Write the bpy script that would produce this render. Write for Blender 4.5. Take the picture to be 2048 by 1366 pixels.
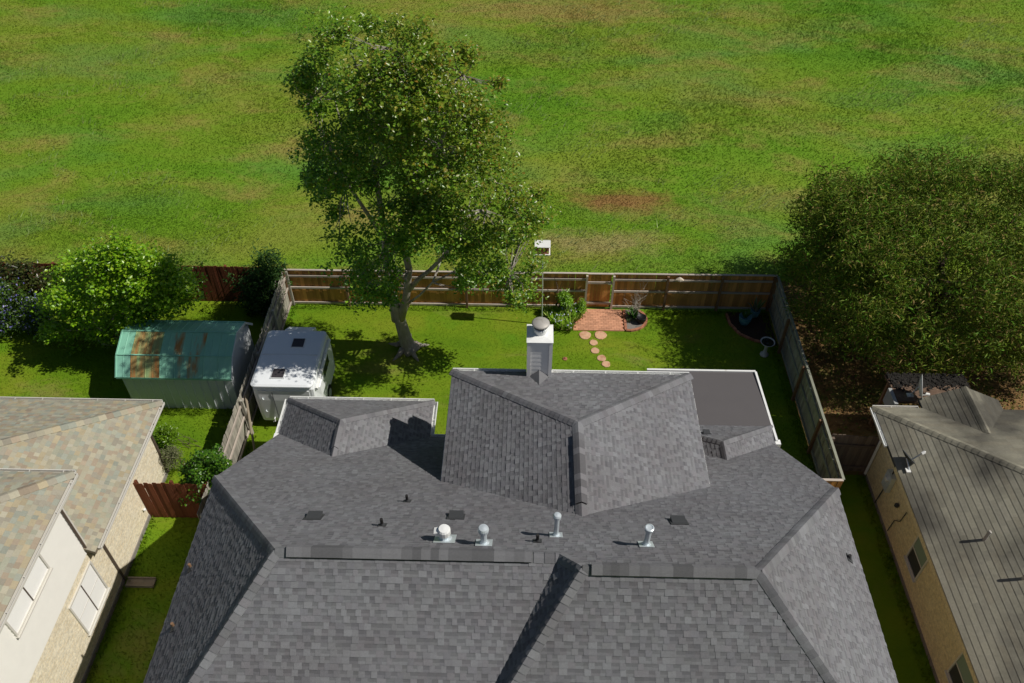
import bpy, math, random
import numpy as np
from mathutils import Vector

for o in list(bpy.data.objects): bpy.data.objects.remove(o, do_unlink=True)
random.seed(7); rng = np.random.default_rng(7)
S = bpy.context.scene
COL = S.collection

# ------------------------------------------------------------------ camera
FPX, PITCH, YAW, CAMH = 1660.0, math.radians(44.0), math.radians(1.4), 22.7
cam_d = bpy.data.cameras.new('camera'); cam = bpy.data.objects.new('camera', cam_d); COL.objects.link(cam)
cam_d.sensor_width = 36.0; cam_d.lens = 36.0 * FPX / 2048.0; cam_d.clip_start = 0.1; cam_d.clip_end = 2000.0
cam.location = (0, 0, CAMH); cam.rotation_euler = (math.pi / 2 - PITCH, 0, YAW)
S.camera = cam

# ------------------------------------------------------------------ sky, sun, exposure
SUN_EL, SUN_AZ = math.radians(50.8), math.radians(7.0)      # sun stands over +X, 7 degrees to the camera side
w = bpy.data.worlds.new('World'); S.world = w; w.use_nodes = True
nt = w.node_tree; bg = nt.nodes['Background']
sky = nt.nodes.new('ShaderNodeTexSky'); sky.sky_type = 'NISHITA'; sky.sun_disc = False
sky.sun_elevation = SUN_EL; sky.sun_rotation = math.radians(97.0); sky.altitude = 50
nt.links.new(sky.outputs[0], bg.inputs[0]); bg.inputs[1].default_value = 0.05
sun_d = bpy.data.lights.new('sun', 'SUN'); sun_d.energy = 5.0; sun_d.angle = math.radians(0.5); sun_d.color = (1.0, 0.95, 0.86)
sun = bpy.data.objects.new('sun', sun_d); COL.objects.link(sun); sun.location = (30, -2, 40)
sd = Vector((-math.cos(SUN_EL) * math.cos(SUN_AZ), math.cos(SUN_EL) * math.sin(SUN_AZ), -math.sin(SUN_EL)))
sun.rotation_euler = sd.to_track_quat('-Z', 'Y').to_euler()
S.view_settings.view_transform = 'Standard'; S.view_settings.look = 'None'; S.view_settings.gamma = 1.0
S.view_settings.exposure = -0.3

# ------------------------------------------------------------------ pixel -> place helpers
_F = np.array([-math.sin(YAW) * math.cos(PITCH), math.cos(YAW) * math.cos(PITCH), -math.sin(PITCH)])
_R = np.array([math.cos(YAW), math.sin(YAW), 0.0]); _U = np.cross(_R, _F); _O = np.array([0, 0, CAMH])
def ray(px, py): return _F + _R * (px - 1024) / FPX + _U * (683 - py) / FPX
def atz(px, py, z): d = ray(px, py); return _O + d * ((z - CAMH) / d[2])
def aty(px, py, y): d = ray(px, py); return _O + d * (y / d[1])
def atx(px, py, x): d = ray(px, py); return _O + d * (x / d[0])
def onplane(px, py, n, p0): d = ray(px, py); n = np.array(n, float); return _O + d * (np.dot(n, np.array(p0) - _O) / np.dot(n, d))

# ------------------------------------------------------------------ mesh builder
class MB:
    def __init__(s): s.v = []; s.f = []; s.c = []
    def add(s, vs, fs, col=None):
        b = len(s.v); s.v += [tuple(map(float, p)) for p in vs]
        for f in fs: s.f.append(tuple(b + i for i in f)); s.c.append(col or (1, 1, 1, 1))
        return s
    def box(s, x0, x1, y0, y1, z0, z1, col=None):
        vs = [(x0,y0,z0),(x1,y0,z0),(x1,y1,z0),(x0,y1,z0),(x0,y0,z1),(x1,y0,z1),(x1,y1,z1),(x0,y1,z1)]
        return s.add(vs, [(0,3,2,1),(4,5,6,7),(0,1,5,4),(1,2,6,5),(2,3,7,6),(3,0,4,7)], col)
    def obox(s, p0, p1, w, h, up=(0,0,1), col=None):
        """bar from p0 to p1, width w across, height h along up (centred)"""
        p0 = np.array(p0, float); p1 = np.array(p1, float); d = p1 - p0; d /= np.linalg.norm(d)
        up = np.array(up, float); a = np.cross(d, up); a /= np.linalg.norm(a); b = np.cross(a, d)
        vs = []
        for p in (p0, p1):
            for sa, sb in ((-1,-1),(1,-1),(1,1),(-1,1)): vs.append(p + a*sa*w/2 + b*sb*h/2)
        return s.add(vs, [(0,1,2,3),(7,6,5,4),(0,4,5,1),(1,5,6,2),(2,6,7,3),(3,7,4,0)], col)
    def tube(s, pts, rads, n=8, caps=True, col=None):
        pts = [np.array(p, float) for p in pts]; vs = []; fs = []
        prev = None
        for i, p in enumerate(pts):
            d = pts[min(i+1, len(pts)-1)] - pts[max(i-1, 0)]; d = d / (np.linalg.norm(d) + 1e-9)
            if prev is None: a = np.cross(d, (0.3, 0.9, 0.1)); a = a / np.linalg.norm(a)
            else: a = prev - d * np.dot(prev, d); a = a / np.linalg.norm(a)
            prev = a; b = np.cross(d, a); r = rads[i] if hasattr(rads, '__len__') else rads
            for k in range(n):
                t = 2*math.pi*k/n; vs.append(p + (a*math.cos(t) + b*math.sin(t))*r)
        for i in range(len(pts)-1):
            for k in range(n):
                fs.append((i*n+k, i*n+(k+1)%n, (i+1)*n+(k+1)%n, (i+1)*n+k))
        if caps: fs.append(tuple(range(n-1, -1, -1))); fs.append(tuple((len(pts)-1)*n+k for k in range(n)))
        return s.add(vs, fs, col)
    def lathe(s, prof, c, n=16, col=None):
        """prof: list of (r,z) bottom to top, about the vertical through c"""
        vs = []; fs = []
        for r, z in prof:
            for k in range(n):
                t = 2*math.pi*k/n; vs.append((c[0]+r*math.cos(t), c[1]+r*math.sin(t), c[2]+z))
        m = len(prof)
        for i in range(m-1):
            for k in range(n): fs.append((i*n+k, i*n+(k+1)%n, (i+1)*n+(k+1)%n, (i+1)*n+k))
        fs.append(tuple(range(n-1,-1,-1))); fs.append(tuple((m-1)*n+k for k in range(n)))
        return s.add(vs, fs, col)
    def prism(s, poly, off, col=None):
        """polygon (3D points) extruded by the vector off"""
        n = len(poly); p = [np.array(q, float) for q in poly]; q = [a + np.array(off, float) for a in p]
        return s.add(p + q, [tuple(range(n-1,-1,-1)), tuple(range(n, 2*n))] + [(i,(i+1)%n,n+(i+1)%n,n+i) for i in range(n)], col)

WORG = {}
def new_obj(name, me, origin, parent):
    o = bpy.data.objects.new(name, me); COL.objects.link(o)
    origin = Vector(origin); WORG[o] = origin
    if parent is not None: o.parent = parent; o.location = origin - WORG[parent]
    else: o.location = origin
    return o
def build(name, mb, mat, parent=None, smooth=False, origin=None, kind=None, label=None):
    v = np.array(mb.v); lo, hi = v.min(0), v.max(0)
    og = np.array(origin, float) if origin is not None else np.array([(lo[0]+hi[0])/2, (lo[1]+hi[1])/2, lo[2]])
    me = bpy.data.meshes.new(name); me.from_pydata([tuple(p) for p in (v - og)], [], mb.f)
    if any(c != (1,1,1,1) for c in mb.c):
        at = me.attributes.new('Col', 'FLOAT_COLOR', 'FACE')
        at.data.foreach_set('color', np.array(mb.c, np.float32).ravel())
    me.materials.append(mat)
    if smooth: me.polygons.foreach_set('use_smooth', [True]*len(me.polygons))
    me.update()
    o = new_obj(name, me, og, parent)
    if kind: o['kind'] = kind
    if label: o['label'] = label
    return o
def fast(name, V, F, mat, parent=None, cols=None, kind=None, smooth=False):
    """V (n,3) world coords, F (m,k) uniform faces, cols (n,3) point colours"""
    V = np.asarray(V, np.float32); F = np.asarray(F, np.int32); m, k = F.shape
    me = bpy.data.meshes.new(name)
    me.vertices.add(len(V)); me.vertices.foreach_set('co', V.ravel())
    me.loops.add(m*k); me.loops.foreach_set('vertex_index', F.ravel())
    me.polygons.add(m); me.polygons.foreach_set('loop_start', np.arange(0, m*k, k, dtype=np.int32))
    if cols is not None:
        at = me.attributes.new('Col', 'FLOAT_COLOR', 'POINT')
        at.data.foreach_set('color', np.concatenate([np.asarray(cols, np.float32), np.ones((len(V),1), np.float32)], 1).ravel())
    me.update(calc_edges=True); me.validate()
    if smooth: me.polygons.foreach_set('use_smooth', [True]*len(me.polygons))
    me.materials.append(mat)
    o = bpy.data.objects.new(name, me); COL.objects.link(o)
    WORG[o] = Vector((0,0,0))
    if parent is not None: o.parent = parent; o.location = -WORG[parent]
    if kind: o['kind'] = kind
    return o
def thing(name, label, cat, loc, group=None):
    o = bpy.data.objects.new(name, None); COL.objects.link(o); o.location = loc; WORG[o] = Vector(loc)
    o.empty_display_size = 0.2
    return tag(o, label, cat, group)
def tag(o, label, cat, group=None):
    o['label'] = label; o['category'] = cat
    if group: o['group'] = group
    return o

# ------------------------------------------------------------------ materials
def mat(name, col=(0.5,0.5,0.5), rough=0.8, var=0.15, scale=4.0, bump=0.0, bscale=60.0, metal=0.0, attr=False, rand=0.0, spec=0.3, col2=None, c2scale=1.0, c2lo=0.5, c2hi=0.65, coords='Object', stretch=None):
    m = bpy.data.materials.new(name); m.use_nodes = True; t = m.node_tree; N = t.nodes; L = t.links
    b = N['Principled BSDF']; b.inputs['Roughness'].default_value = rough; b.inputs['Metallic'].default_value = metal
    b.inputs['Specular IOR Level'].default_value = spec
    geo = N.new('ShaderNodeNewGeometry'); pos = geo.outputs['Position']
    if stretch:
        mp = N.new('ShaderNodeMapping'); mp.inputs['Scale'].default_value = stretch; L.new(pos, mp.inputs[0]); pos = mp.outputs[0]
    rgb = N.new('ShaderNodeRGB'); rgb.outputs[0].default_value = (*col, 1); cur = rgb.outputs[0]
    if col2:
        n2 = N.new('ShaderNodeTexNoise'); n2.inputs['Scale'].default_value = c2scale; n2.inputs['Detail'].default_value = 5; L.new(pos, n2.inputs['Vector'])
        r = N.new('ShaderNodeMapRange'); r.inputs[1].default_value = c2lo; r.inputs[2].default_value = c2hi; L.new(n2.outputs[0], r.inputs[0])
        mx = N.new('ShaderNodeMix'); mx.data_type = 'RGBA'; L.new(r.outputs[0], mx.inputs[0]); L.new(cur, mx.inputs[6]); mx.inputs[7].default_value = (*col2, 1); cur = mx.outputs[2]
    if attr:
        a = N.new('ShaderNodeAttribute'); a.attribute_name = 'Col'
        mx = N.new('ShaderNodeMix'); mx.data_type = 'RGBA'; mx.blend_type = 'MULTIPLY'; mx.inputs[0].default_value = 1; L.new(cur, mx.inputs[6]); L.new(a.outputs['Color'], mx.inputs[7]); cur = mx.outputs[2]
    def valmul(cur, sock, lo, hi):
        r = N.new('ShaderNodeMapRange'); r.inputs[3].default_value = lo; r.inputs[4].default_value = hi; L.new(sock, r.inputs[0])
        mx = N.new('ShaderNodeMix'); mx.data_type = 'RGBA'; mx.blend_type = 'MULTIPLY'; mx.inputs[0].default_value = 1; L.new(cur, mx.inputs[6]); L.new(r.outputs[0], mx.inputs[7]); return mx.outputs[2]
    if var:
        n = N.new('ShaderNodeTexNoise'); n.inputs['Scale'].default_value = scale; n.inputs['Detail'].default_value = 6; n.inputs['Roughness'].default_value = 0.65; L.new(pos, n.inputs['Vector'])
        cur = valmul(cur, n.outputs[0], 1 - 2*var, 1 + 2*var)
    if rand:
        oi = N.new('ShaderNodeObjectInfo'); cur = valmul(cur, oi.outputs['Random'], 1 - rand, 1 + rand)
    L.new(cur, b.inputs['Base Color'])
    if bump:
        n = N.new('ShaderNodeTexNoise'); n.inputs['Scale'].default_value = bscale; n.inputs['Detail'].default_value = 4; L.new(pos, n.inputs['Vector'])
        bp = N.new('ShaderNodeBump'); bp.inputs['Strength'].default_value = bump; bp.inputs['Distance'].default_value = 0.02; L.new(n.outputs[0], bp.inputs['Height']); L.new(bp.outputs[0], b.inputs['Normal'])
    return m
def leafmat(name, col, rough=0.5, trans=0.3, spec=0.35):
    m = mat(name, col, rough, var=0.12, scale=3.0, attr=True, spec=spec); t = m.node_tree; N = t.nodes; L = t.links
    b = N['Principled BSDF']; out = N['Material Output']; src = b.inputs['Base Color'].links[0].from_socket
    tr = N.new('ShaderNodeBsdfTranslucent'); L.new(src, tr.inputs[0]); mx = N.new('ShaderNodeMixShader'); mx.inputs[0].default_value = trans
    L.new(b.outputs[0], mx.inputs[1]); L.new(tr.outputs[0], mx.inputs[2]); L.new(mx.outputs[0], out.inputs[0]); return m
def brickmat(name, c1, c2, mortar, axis='y', bw=0.2, bh=0.068):
    m = bpy.data.materials.new(name); m.use_nodes = True; t = m.node_tree; N = t.nodes; L = t.links; b = N['Principled BSDF']; b.inputs['Roughness'].default_value = 0.9
    b.inputs['Specular IOR Level'].default_value = 0.2
    g = N.new('ShaderNodeNewGeometry'); sp = N.new('ShaderNodeSeparateXYZ'); cb = N.new('ShaderNodeCombineXYZ'); L.new(g.outputs['Position'], sp.inputs[0])
    L.new(sp.outputs['Y' if axis == 'y' else 'X'], cb.inputs[0]); L.new(sp.outputs['Z'], cb.inputs[1])
    br = N.new('ShaderNodeTexBrick'); br.inputs['Scale'].default_value = 1.0; br.inputs['Brick Width'].default_value = bw; br.inputs['Row Height'].default_value = bh; br.inputs['Mortar Size'].default_value = 0.006
    br.inputs['Color1'].default_value = (*c1,1); br.inputs['Color2'].default_value = (*c2,1); br.inputs['Mortar'].default_value = (*mortar,1); L.new(cb.outputs[0], br.inputs['Vector'])
    n = N.new('ShaderNodeTexNoise'); n.inputs['Scale'].default_value = 13; n.inputs['Detail'].default_value = 8; n.inputs['Roughness'].default_value = 0.7; L.new(g.outputs['Position'], n.inputs['Vector'])
    r = N.new('ShaderNodeMapRange'); r.inputs[1].default_value = 0.3; r.inputs[2].default_value = 0.7; r.inputs[3].default_value = 0.68; r.inputs[4].default_value = 1.2; L.new(n.outputs[0], r.inputs[0])
    mx = N.new('ShaderNodeMix'); mx.data_type = 'RGBA'; mx.blend_type = 'MULTIPLY'; mx.inputs[0].default_value = 1; L.new(br.outputs[0], mx.inputs[6]); L.new(r.outputs[0], mx.inputs[7]); L.new(mx.outputs[2], b.inputs['Base Color'])
    bp = N.new('ShaderNodeBump'); bp.inputs['Strength'].default_value = 0.6; bp.inputs['Distance'].default_value = 0.012; ad = N.new('ShaderNodeMath'); ad.operation = 'SUBTRACT'; L.new(n.outputs[0], ad.inputs[0]); L.new(br.outputs['Fac'], ad.inputs[1]); L.new(ad.outputs[0], bp.inputs['Height']); L.new(bp.outputs[0], b.inputs['Normal'])
    return m
def grassmat(name, stops, brown, bluish, patch, brownlo=0.58, brownhi=0.72, brownscale=0.35, trans=0.0, bl=(0.55,0.7), fine=14.0, spots=(), tone=(0.75,1.25)):
    """colour comes from the place on the ground, so soil sheet and blades share it"""
    m = bpy.data.materials.new(name); m.use_nodes = True; t = m.node_tree; N = t.nodes; L = t.links; b = N['Principled BSDF']; b.inputs['Roughness'].default_value = 0.75; b.inputs['Specular IOR Level'].default_value = 0.15
    g = N.new('ShaderNodeNewGeometry'); mp = N.new('ShaderNodeMapping'); mp.inputs['Scale'].default_value = (0.55, 1.0, 0.0); L.new(g.outputs['Position'], mp.inputs[0]); P = mp.outputs[0]
    def noise(scale, detail, off=0.0, ro=0.55):
        n = N.new('ShaderNodeTexNoise'); n.inputs['Scale'].default_value = scale; n.inputs['Detail'].default_value = detail; n.inputs['Roughness'].default_value = ro; n.inputs['Distortion'].default_value = 0.4
        a = N.new('ShaderNodeVectorMath'); a.operation = 'ADD'; a.inputs[1].default_value = (off, off*1.7, 0); L.new(P, a.inputs[0]); L.new(a.outputs[0], n.inputs['Vector']); return n.outputs[0]
    ramp = N.new('ShaderNodeValToRGB'); cr = ramp.color_ramp
    for i, (p, c) in enumerate(stops):
        e = cr.elements[i] if i < 2 else cr.elements.new(p)
        e.position = p; e.color = (*c, 1)
    L.new(noise(patch, 6), ramp.inputs[0]); cur = ramp.outputs[0]
    def over(cur, fac, lo, hi, c, top=1.0):
        r = N.new('ShaderNodeMapRange'); r.inputs[1].default_value = lo; r.inputs[2].default_value = hi; r.inputs[4].default_value = top; L.new(fac, r.inputs[0])
        mx = N.new('ShaderNodeMix'); mx.data_type = 'RGBA'; L.new(r.outputs[0], mx.inputs[0]); L.new(cur, mx.inputs[6]); mx.inputs[7].default_value = (*c,1); return mx.outputs[2]
    cur = over(cur, noise(patch*1.6, 4, 31.0), bl[0], bl[1], bluish, 0.75)
    cur = over(cur, noise(brownscale, 9, 77.0, 0.68), brownlo, brownhi, brown, 0.85)
    for (sx, sy, rx_, ry_, sc, amt) in spots:
        sb = N.new('ShaderNodeVectorMath'); sb.operation = 'SUBTRACT'; sb.inputs[1].default_value = (sx, sy, 0); L.new(g.outputs['Position'], sb.inputs[0])
        ml = N.new('ShaderNodeVectorMath'); ml.operation = 'MULTIPLY'; ml.inputs[1].default_value = (1/rx_, 1/ry_, 0); L.new(sb.outputs[0], ml.inputs[0])
        ln = N.new('ShaderNodeVectorMath'); ln.operation = 'LENGTH'; L.new(ml.outputs[0], ln.inputs[0])
        nz = N.new('ShaderNodeMath'); nz.operation = 'MULTIPLY_ADD'; nz.inputs[1].default_value = -2.6; L.new(noise(0.9, 8, 13.0+sx, 0.7), nz.inputs[0]); L.new(ln.outputs['Value'], nz.inputs[2])
        inv = N.new('ShaderNodeMath'); inv.operation = 'MULTIPLY'; inv.inputs[1].default_value = -1; L.new(nz.outputs[0], inv.inputs[0])
        cur = over(cur, inv.outputs[0], 0.15, 0.95, sc, amt)
    r = N.new('ShaderNodeMapRange'); r.inputs[3].default_value = tone[0]; r.inputs[4].default_value = tone[1]; L.new(noise(fine, 6, 5.0, 0.7), r.inputs[0])
    mx = N.new('ShaderNodeMix'); mx.data_type = 'RGBA'; mx.blend_type = 'MULTIPLY'; mx.inputs[0].default_value = 1; L.new(cur, mx.inputs[6]); L.new(r.outputs[0], mx.inputs[7]); L.new(mx.outputs[2], b.inputs['Base Color'])
    if trans:
        tr = N.new('ShaderNodeBsdfTranslucent'); L.new(mx.outputs[2], tr.inputs[0]); ms = N.new('ShaderNodeMixShader'); ms.inputs[0].default_value = trans
        L.new(b.outputs[0], ms.inputs[1]); L.new(tr.outputs[0], ms.inputs[2]); L.new(ms.outputs[0], N['Material Output'].inputs[0])
    return m

M = {}
FIELD = dict(stops=[(0.28,(0.085,0.215,0.010)),(0.42,(0.135,0.265,0.014)),(0.55,(0.185,0.27,0.022)),(0.70,(0.26,0.27,0.055))], brown=(0.37,0.24,0.09), bluish=(0.11,0.25,0.05), patch=0.13, brownlo=0.50, brownhi=0.80, bl=(0.48,0.74), spots=((4.4,33.4,2.6,1.2,(0.30,0.135,0.06),0.75),(3.2,30.0,3.4,1.0,(0.36,0.27,0.13),0.6),(2.5,55.5,9.0,2.5,(0.34,0.22,0.08),0.6),(-7.5,31.5,2.2,1.0,(0.33,0.22,0.09),0.5),(-10,37.5,3.5,1.0,(0.32,0.2,0.08),0.45)))
LAWN = dict(stops=[(0.30,(0.095,0.19,0.006)),(0.5,(0.135,0.225,0.008)),(0.7,(0.19,0.24,0.016))], brown=(0.30,0.22,0.08), bluish=(0.10,0.23,0.008), patch=0.5, brownlo=0.56, brownhi=0.80)
M['field'] = grassmat('field soil and grass', tone=(0.70,1.18), **FIELD); M['fieldb'] = grassmat('field grass blades', trans=0.3, **FIELD)  # ground sheet toned darker than the blades, painting in the grass's self-shadow
M['lawn'] = grassmat('lawn soil', **LAWN); M['lawnb'] = grassmat('lawn blades', trans=0.3, **LAWN)
LIT = dict(stops=[(0.3,(0.10,0.06,0.025)),(0.5,(0.20,0.12,0.05)),(0.7,(0.12,0.13,0.03))], brown=(0.33,0.20,0.09), bluish=(0.07,0.12,0.015), patch=0.7, brownlo=0.5, brownhi=0.7)
M['litter'] = grassmat('leaf litter', **LIT)
M['shingle'] = mat('grey asphalt shingle', (0.182,0.185,0.196), 0.92, 0.10, 25.0, attr=True, col2=(0.158,0.156,0.164), c2scale=0.45, c2lo=0.40, c2hi=0.68, bump=0.4, bscale=220.0, spec=0.25)
M['shingle_left'] = mat('tan blend shingle', (0.36,0.34,0.272), 0.92, 0.10, 25.0, attr=True, bump=0.4, bscale=200.0, spec=0.2)
M['shingle_right'] = mat('stained brown shingle', (0.245,0.232,0.185), 0.92, 0.14, 12.0, attr=True, bump=0.4, bscale=200.0, spec=0.2, col2=(0.088,0.083,0.07), c2scale=0.55, c2lo=0.42, c2hi=0.66)
M['deck'] = mat('roof deck felt', (0.07,0.07,0.075), 0.95, 0.1, 8)
M['deckleft'] = mat('tan roof deck', (0.18,0.15,0.11), 0.95, 0.1, 8)
M['flat'] = mat('rolled roofing', (0.105,0.098,0.102), 0.95, 0.03, 1.5, bump=0.1, bscale=150)
M['white'] = mat('white painted metal', (0.78,0.79,0.78), 0.45, 0.04, 5.0, col2=(0.55,0.53,0.48), c2scale=6, c2lo=0.6, c2hi=0.8)
M['whitewood'] = mat('white painted siding', (0.80,0.80,0.79), 0.6, 0.03, 6.0)
M['galv'] = mat('galvanised metal', (0.62,0.68,0.72), 0.35, 0.08, 12.0, metal=0.35)
M['black'] = mat('black rubber', (0.018,0.017,0.017), 0.7, 0.1, 20)
M['vent'] = mat('dark grey vent', (0.055,0.057,0.062), 0.6, 0.06, 12)
M['capmetal'] = mat('weathered cap metal', (0.42,0.40,0.37), 0.55, 0.10, 9, metal=0.2, col2=(0.25,0.22,0.19), c2scale=9, c2lo=0.55, c2hi=0.75)
M['housebrick'] = brickmat('house brick', (0.30,0.17,0.12), (0.36,0.22,0.15), (0.4,0.37,0.33))
M['creambrick'] = brickmat('cream brick', (0.88,0.80,0.62), (0.80,0.69,0.48), (0.84,0.79,0.68))
M['ochre'] = brickmat('ochre brick wall', (0.80,0.70,0.44), (0.72,0.61,0.36), (0.68,0.60,0.44))
M['foundation'] = mat('concrete foundation', (0.25,0.23,0.21), 0.9, 0.1, 5, bump=0.3)
M['siding'] = mat('pale lap siding', (0.80,0.79,0.75), 0.6, 0.03, 3)
M['shade'] = mat('white window shade', (0.93,0.93,0.92), 0.4, 0.02, 3)
M['glass'] = mat('window glass', (0.03,0.045,0.05), 0.08, 0.05, 2, spec=0.8)
M['screen'] = mat('window screen', (0.045,0.048,0.05), 0.7, 0.05, 2)
M['paleglass'] = mat('pale green pane', (0.26,0.34,0.29), 0.12, 0.05, 2, spec=0.8)
M['trim'] = mat('window trim', (0.62,0.60,0.55), 0.5, 0.04, 6)
M['darktrim'] = mat('brown gutter metal', (0.10,0.075,0.06), 0.5, 0.06, 6)
M['fencewarm'] = mat('stained cedar picket', (0.56,0.28,0.085), 0.85, 0.2, 3.0, rand=0.35, bump=0.3, bscale=40, stretch=(6,6,0.6))
M['fencegrey'] = mat('weathered grey picket', (0.34,0.32,0.27), 0.9, 0.2, 3.0, rand=0.28, bump=0.4, bscale=40, stretch=(5,5,0.6))
M['fencered'] = mat('red brown picket', (0.15,0.046,0.02), 0.85, 0.2, 3.0, rand=0.25, bump=0.3, bscale=40, stretch=(6,6,0.6))
M['fencedark'] = mat('dull brown picket', (0.17,0.13,0.10), 0.9, 0.2, 3.0, rand=0.25, bump=0.3, bscale=40, stretch=(6,6,0.6))
M['rail'] = mat('weathered rail', (0.46,0.40,0.35), 0.9, 0.15, 3.0, rand=0.15)
M['post'] = mat('brown post', (0.22,0.13,0.075), 0.9, 0.15, 4.0, rand=0.15)
M['railgrey'] = mat('grey green rail', (0.27,0.28,0.22), 0.9, 0.2, 3.0, rand=0.15)
M['paver'] = mat('terracotta paver', (0.56,0.285,0.175), 0.9, 0.10, 6, rand=0.16, bump=0.3)
M['stone'] = mat('tan stepping stone', (0.60,0.37,0.235), 0.9, 0.14, 9, rand=0.12, bump=0.5, bscale=30, col2=(0.50,0.27,0.16), c2scale=5)
M['edging'] = mat('brick edging', (0.40,0.17,0.10), 0.9, 0.12, 7, rand=0.2)
M['gravel'] = mat('grey gravel', (0.22,0.20,0.18), 0.95, 0.25, 30, bump=0.8, bscale=60)
M['mulch'] = mat('dark mulch', (0.055,0.035,0.025), 0.95, 0.25, 20, bump=0.8, bscale=50)
M['bark'] = mat('grey tree bark', (0.32,0.285,0.24), 0.9, 0.25, 5, bump=0.8, bscale=25, stretch=(3,3,0.7), col2=(0.46,0.43,0.38), c2scale=1.5)
M['barkdark'] = mat('brown bark', (0.10,0.07,0.05), 0.9, 0.2, 5, bump=0.6, bscale=25)
M['leaf'] = leafmat('tree leaf', (1,1,1), 0.32, 0.42, 0.6)
M['leafdull'] = leafmat('dull leaf', (1,1,1), 0.6, 0.28, 0.25)
M['bluepot'] = mat('blue glazed pot', (0.10,0.26,0.32), 0.25, 0.08, 5, spec=0.6)
M['blackpot'] = mat('black plastic pot', (0.012,0.013,0.016), 0.5, 0.05, 5)
M['stonewhite'] = mat('pale cast stone', (0.55,0.56,0.55), 0.8, 0.08, 8)
M['water'] = mat('dark water', (0.01,0.014,0.014), 0.05, 0, 1, spec=0.6)
M['campertop'] = mat('white camper gelcoat', (0.80,0.83,0.86), 0.35, 0.03, 2)
M['camperside'] = mat('camper side panel', (0.70,0.72,0.73), 0.4, 0.03, 2)
M['hatch'] = mat('dark smoked hatch', (0.05,0.045,0.05), 0.35, 0.1, 4)
M['shedwall'] = mat('pale grey shed metal', (0.62,0.66,0.69), 0.5, 0.05, 2)
M['shedgreen'] = mat('green painted metal', (0.22,0.50,0.37), 0.5, 0.05, 2, col2=(0.25,0.54,0.42), c2scale=0.8)
M['shedrust'] = mat('rusted green metal', (0.34,0.16,0.05), 0.8, 0.12, 6, col2=(0.26,0.36,0.16), c2scale=1.7, c2lo=0.38, c2hi=0.62, stretch=(2.5,0.5,0.5))
M['shedrust2'] = mat('streaked green metal', (0.22,0.50,0.37), 0.6, 0.08, 4, col2=(0.36,0.19,0.06), c2scale=1.6, c2lo=0.52, c2hi=0.66, stretch=(2.2,0.5,0.5))
M['rustpatch'] = mat('solid rust', (0.36,0.15,0.04), 0.85, 0.12, 6, col2=(0.42,0.24,0.06), c2scale=3, c2lo=0.5, c2hi=0.6)
M['dish'] = mat('pale dish', (0.72,0.72,0.70), 0.5, 0.03, 5)
M['dishdark'] = mat('dark grey dish', (0.05,0.055,0.06), 0.5, 0.05, 5)
M['brown'] = mat('brown patio sheet', (0.13,0.085,0.06), 0.9, 0.25, 4, col2=(0.20,0.14,0.10), c2scale=3)
M['tar'] = mat('black roof debris', (0.018,0.016,0.014), 0.9, 0.3, 14, bump=0.8, bscale=40)
M['greywall'] = mat('grey trim board', (0.33,0.34,0.34), 0.8, 0.08, 4)
M['cloth'] = mat('pale cloth', (0.62,0.54,0.44), 0.9, 0.1, 9)
M['wood'] = mat('loose weathered board', (0.30,0.25,0.19), 0.9, 0.2, 5)

# ------------------------------------------------------------------ the ground
def sheet(name, x0, x1, y0, y1, z, m, kind='structure'):
    mb = MB().add([(x0,y0,z),(x1,y0,z),(x1,y1,z),(x0,y1,z)], [(0,1,2,3)]); o = build(name, mb, m, origin=(0,0,0)); o['kind'] = kind; return o
sheet('ground', -500, 500, -300, 700, 0.0, M['field'])
sheet('lawn', -9.72, 9.86, 2.0, 25.5, 0.006, M['lawn'])
sheet('lawn', -12.05, -9.72, 2.0, 25.6, 0.006, M['lawn'])
sheet('lawn', -40, -12.05, 16.5, 25.6, 0.006, M['lawn'])
sheet('lawn', 9.86, 11.6, 2.0, 17.3, 0.006, M['lawn'])
sheet('leaf_litter_ground', 9.86, 40, 17.3, 27.5, 0.006, M['litter'])

# grass blades: V shaped slivers, far too many to count
def swell(x, y):
    return 0.5+0.5*np.clip(0.55*np.sin(x*0.31+1.3*np.sin(y*0.27))+0.5*np.sin(y*0.52+1.7*np.sin(x*0.19+2.0))+0.35*np.sin(x*0.83-y*0.6)+0.25*np.sin(x*1.9+y*1.3), -1, 1)
def blades(name, m, regions, dens, h, wd, lean=0.5, windx=0.25, keep=None, tall=0.0):
    Vs = []
    for (x0, x1, y0, y1) in regions:
        n = int((x1-x0)*(y1-y0)*dens); x = rng.uniform(x0,x1,n); y = rng.uniform(y0,y1,n)
        if keep is not None:
            k = keep(x, y); x, y = x[k], y[k]; n = len(x)
        hh = h*rng.uniform(0.45,1.35,n)*(1+tall*np.clip(swell(x,y)*2-0.95,0,1)); a = rng.uniform(0,2*math.pi,n); ww = wd*rng.uniform(0.6,1.4,n)
        lx = (rng.normal(0,lean,n)+windx)*hh; ly = rng.normal(0,lean,n)*hh
        dx, dy = np.cos(a)*ww/2, np.sin(a)*ww/2; z0 = np.full(n, 0.0)
        P = np.stack([np.stack([x-dx,y-dy,z0],1), np.stack([x+dx,y+dy,z0],1), np.stack([x+lx,y+ly,hh],1)], 1); Vs.append(P.reshape(-1,3))
    V = np.concatenate(Vs); F = np.arange(len(V)).reshape(-1,3)
    return fast(name, V, F, m, kind='stuff')
def in_view_field(x, y): return np.abs(x+0.5) < 0.72*y + 4.5
def far_keep(x, y): return in_view_field(x, np.minimum(y,62)) & (rng.random(len(x)) < np.clip((88-y)/30,0,1))
o = blades('field_grass', M['fieldb'], [(-40,40,25.75,34)], 330, 0.055, 0.032, lean=0.9, tall=0.8, keep=in_view_field); tag(o, 'rough sunlit grass of the open field close behind the back fences', 'grass')
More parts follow.
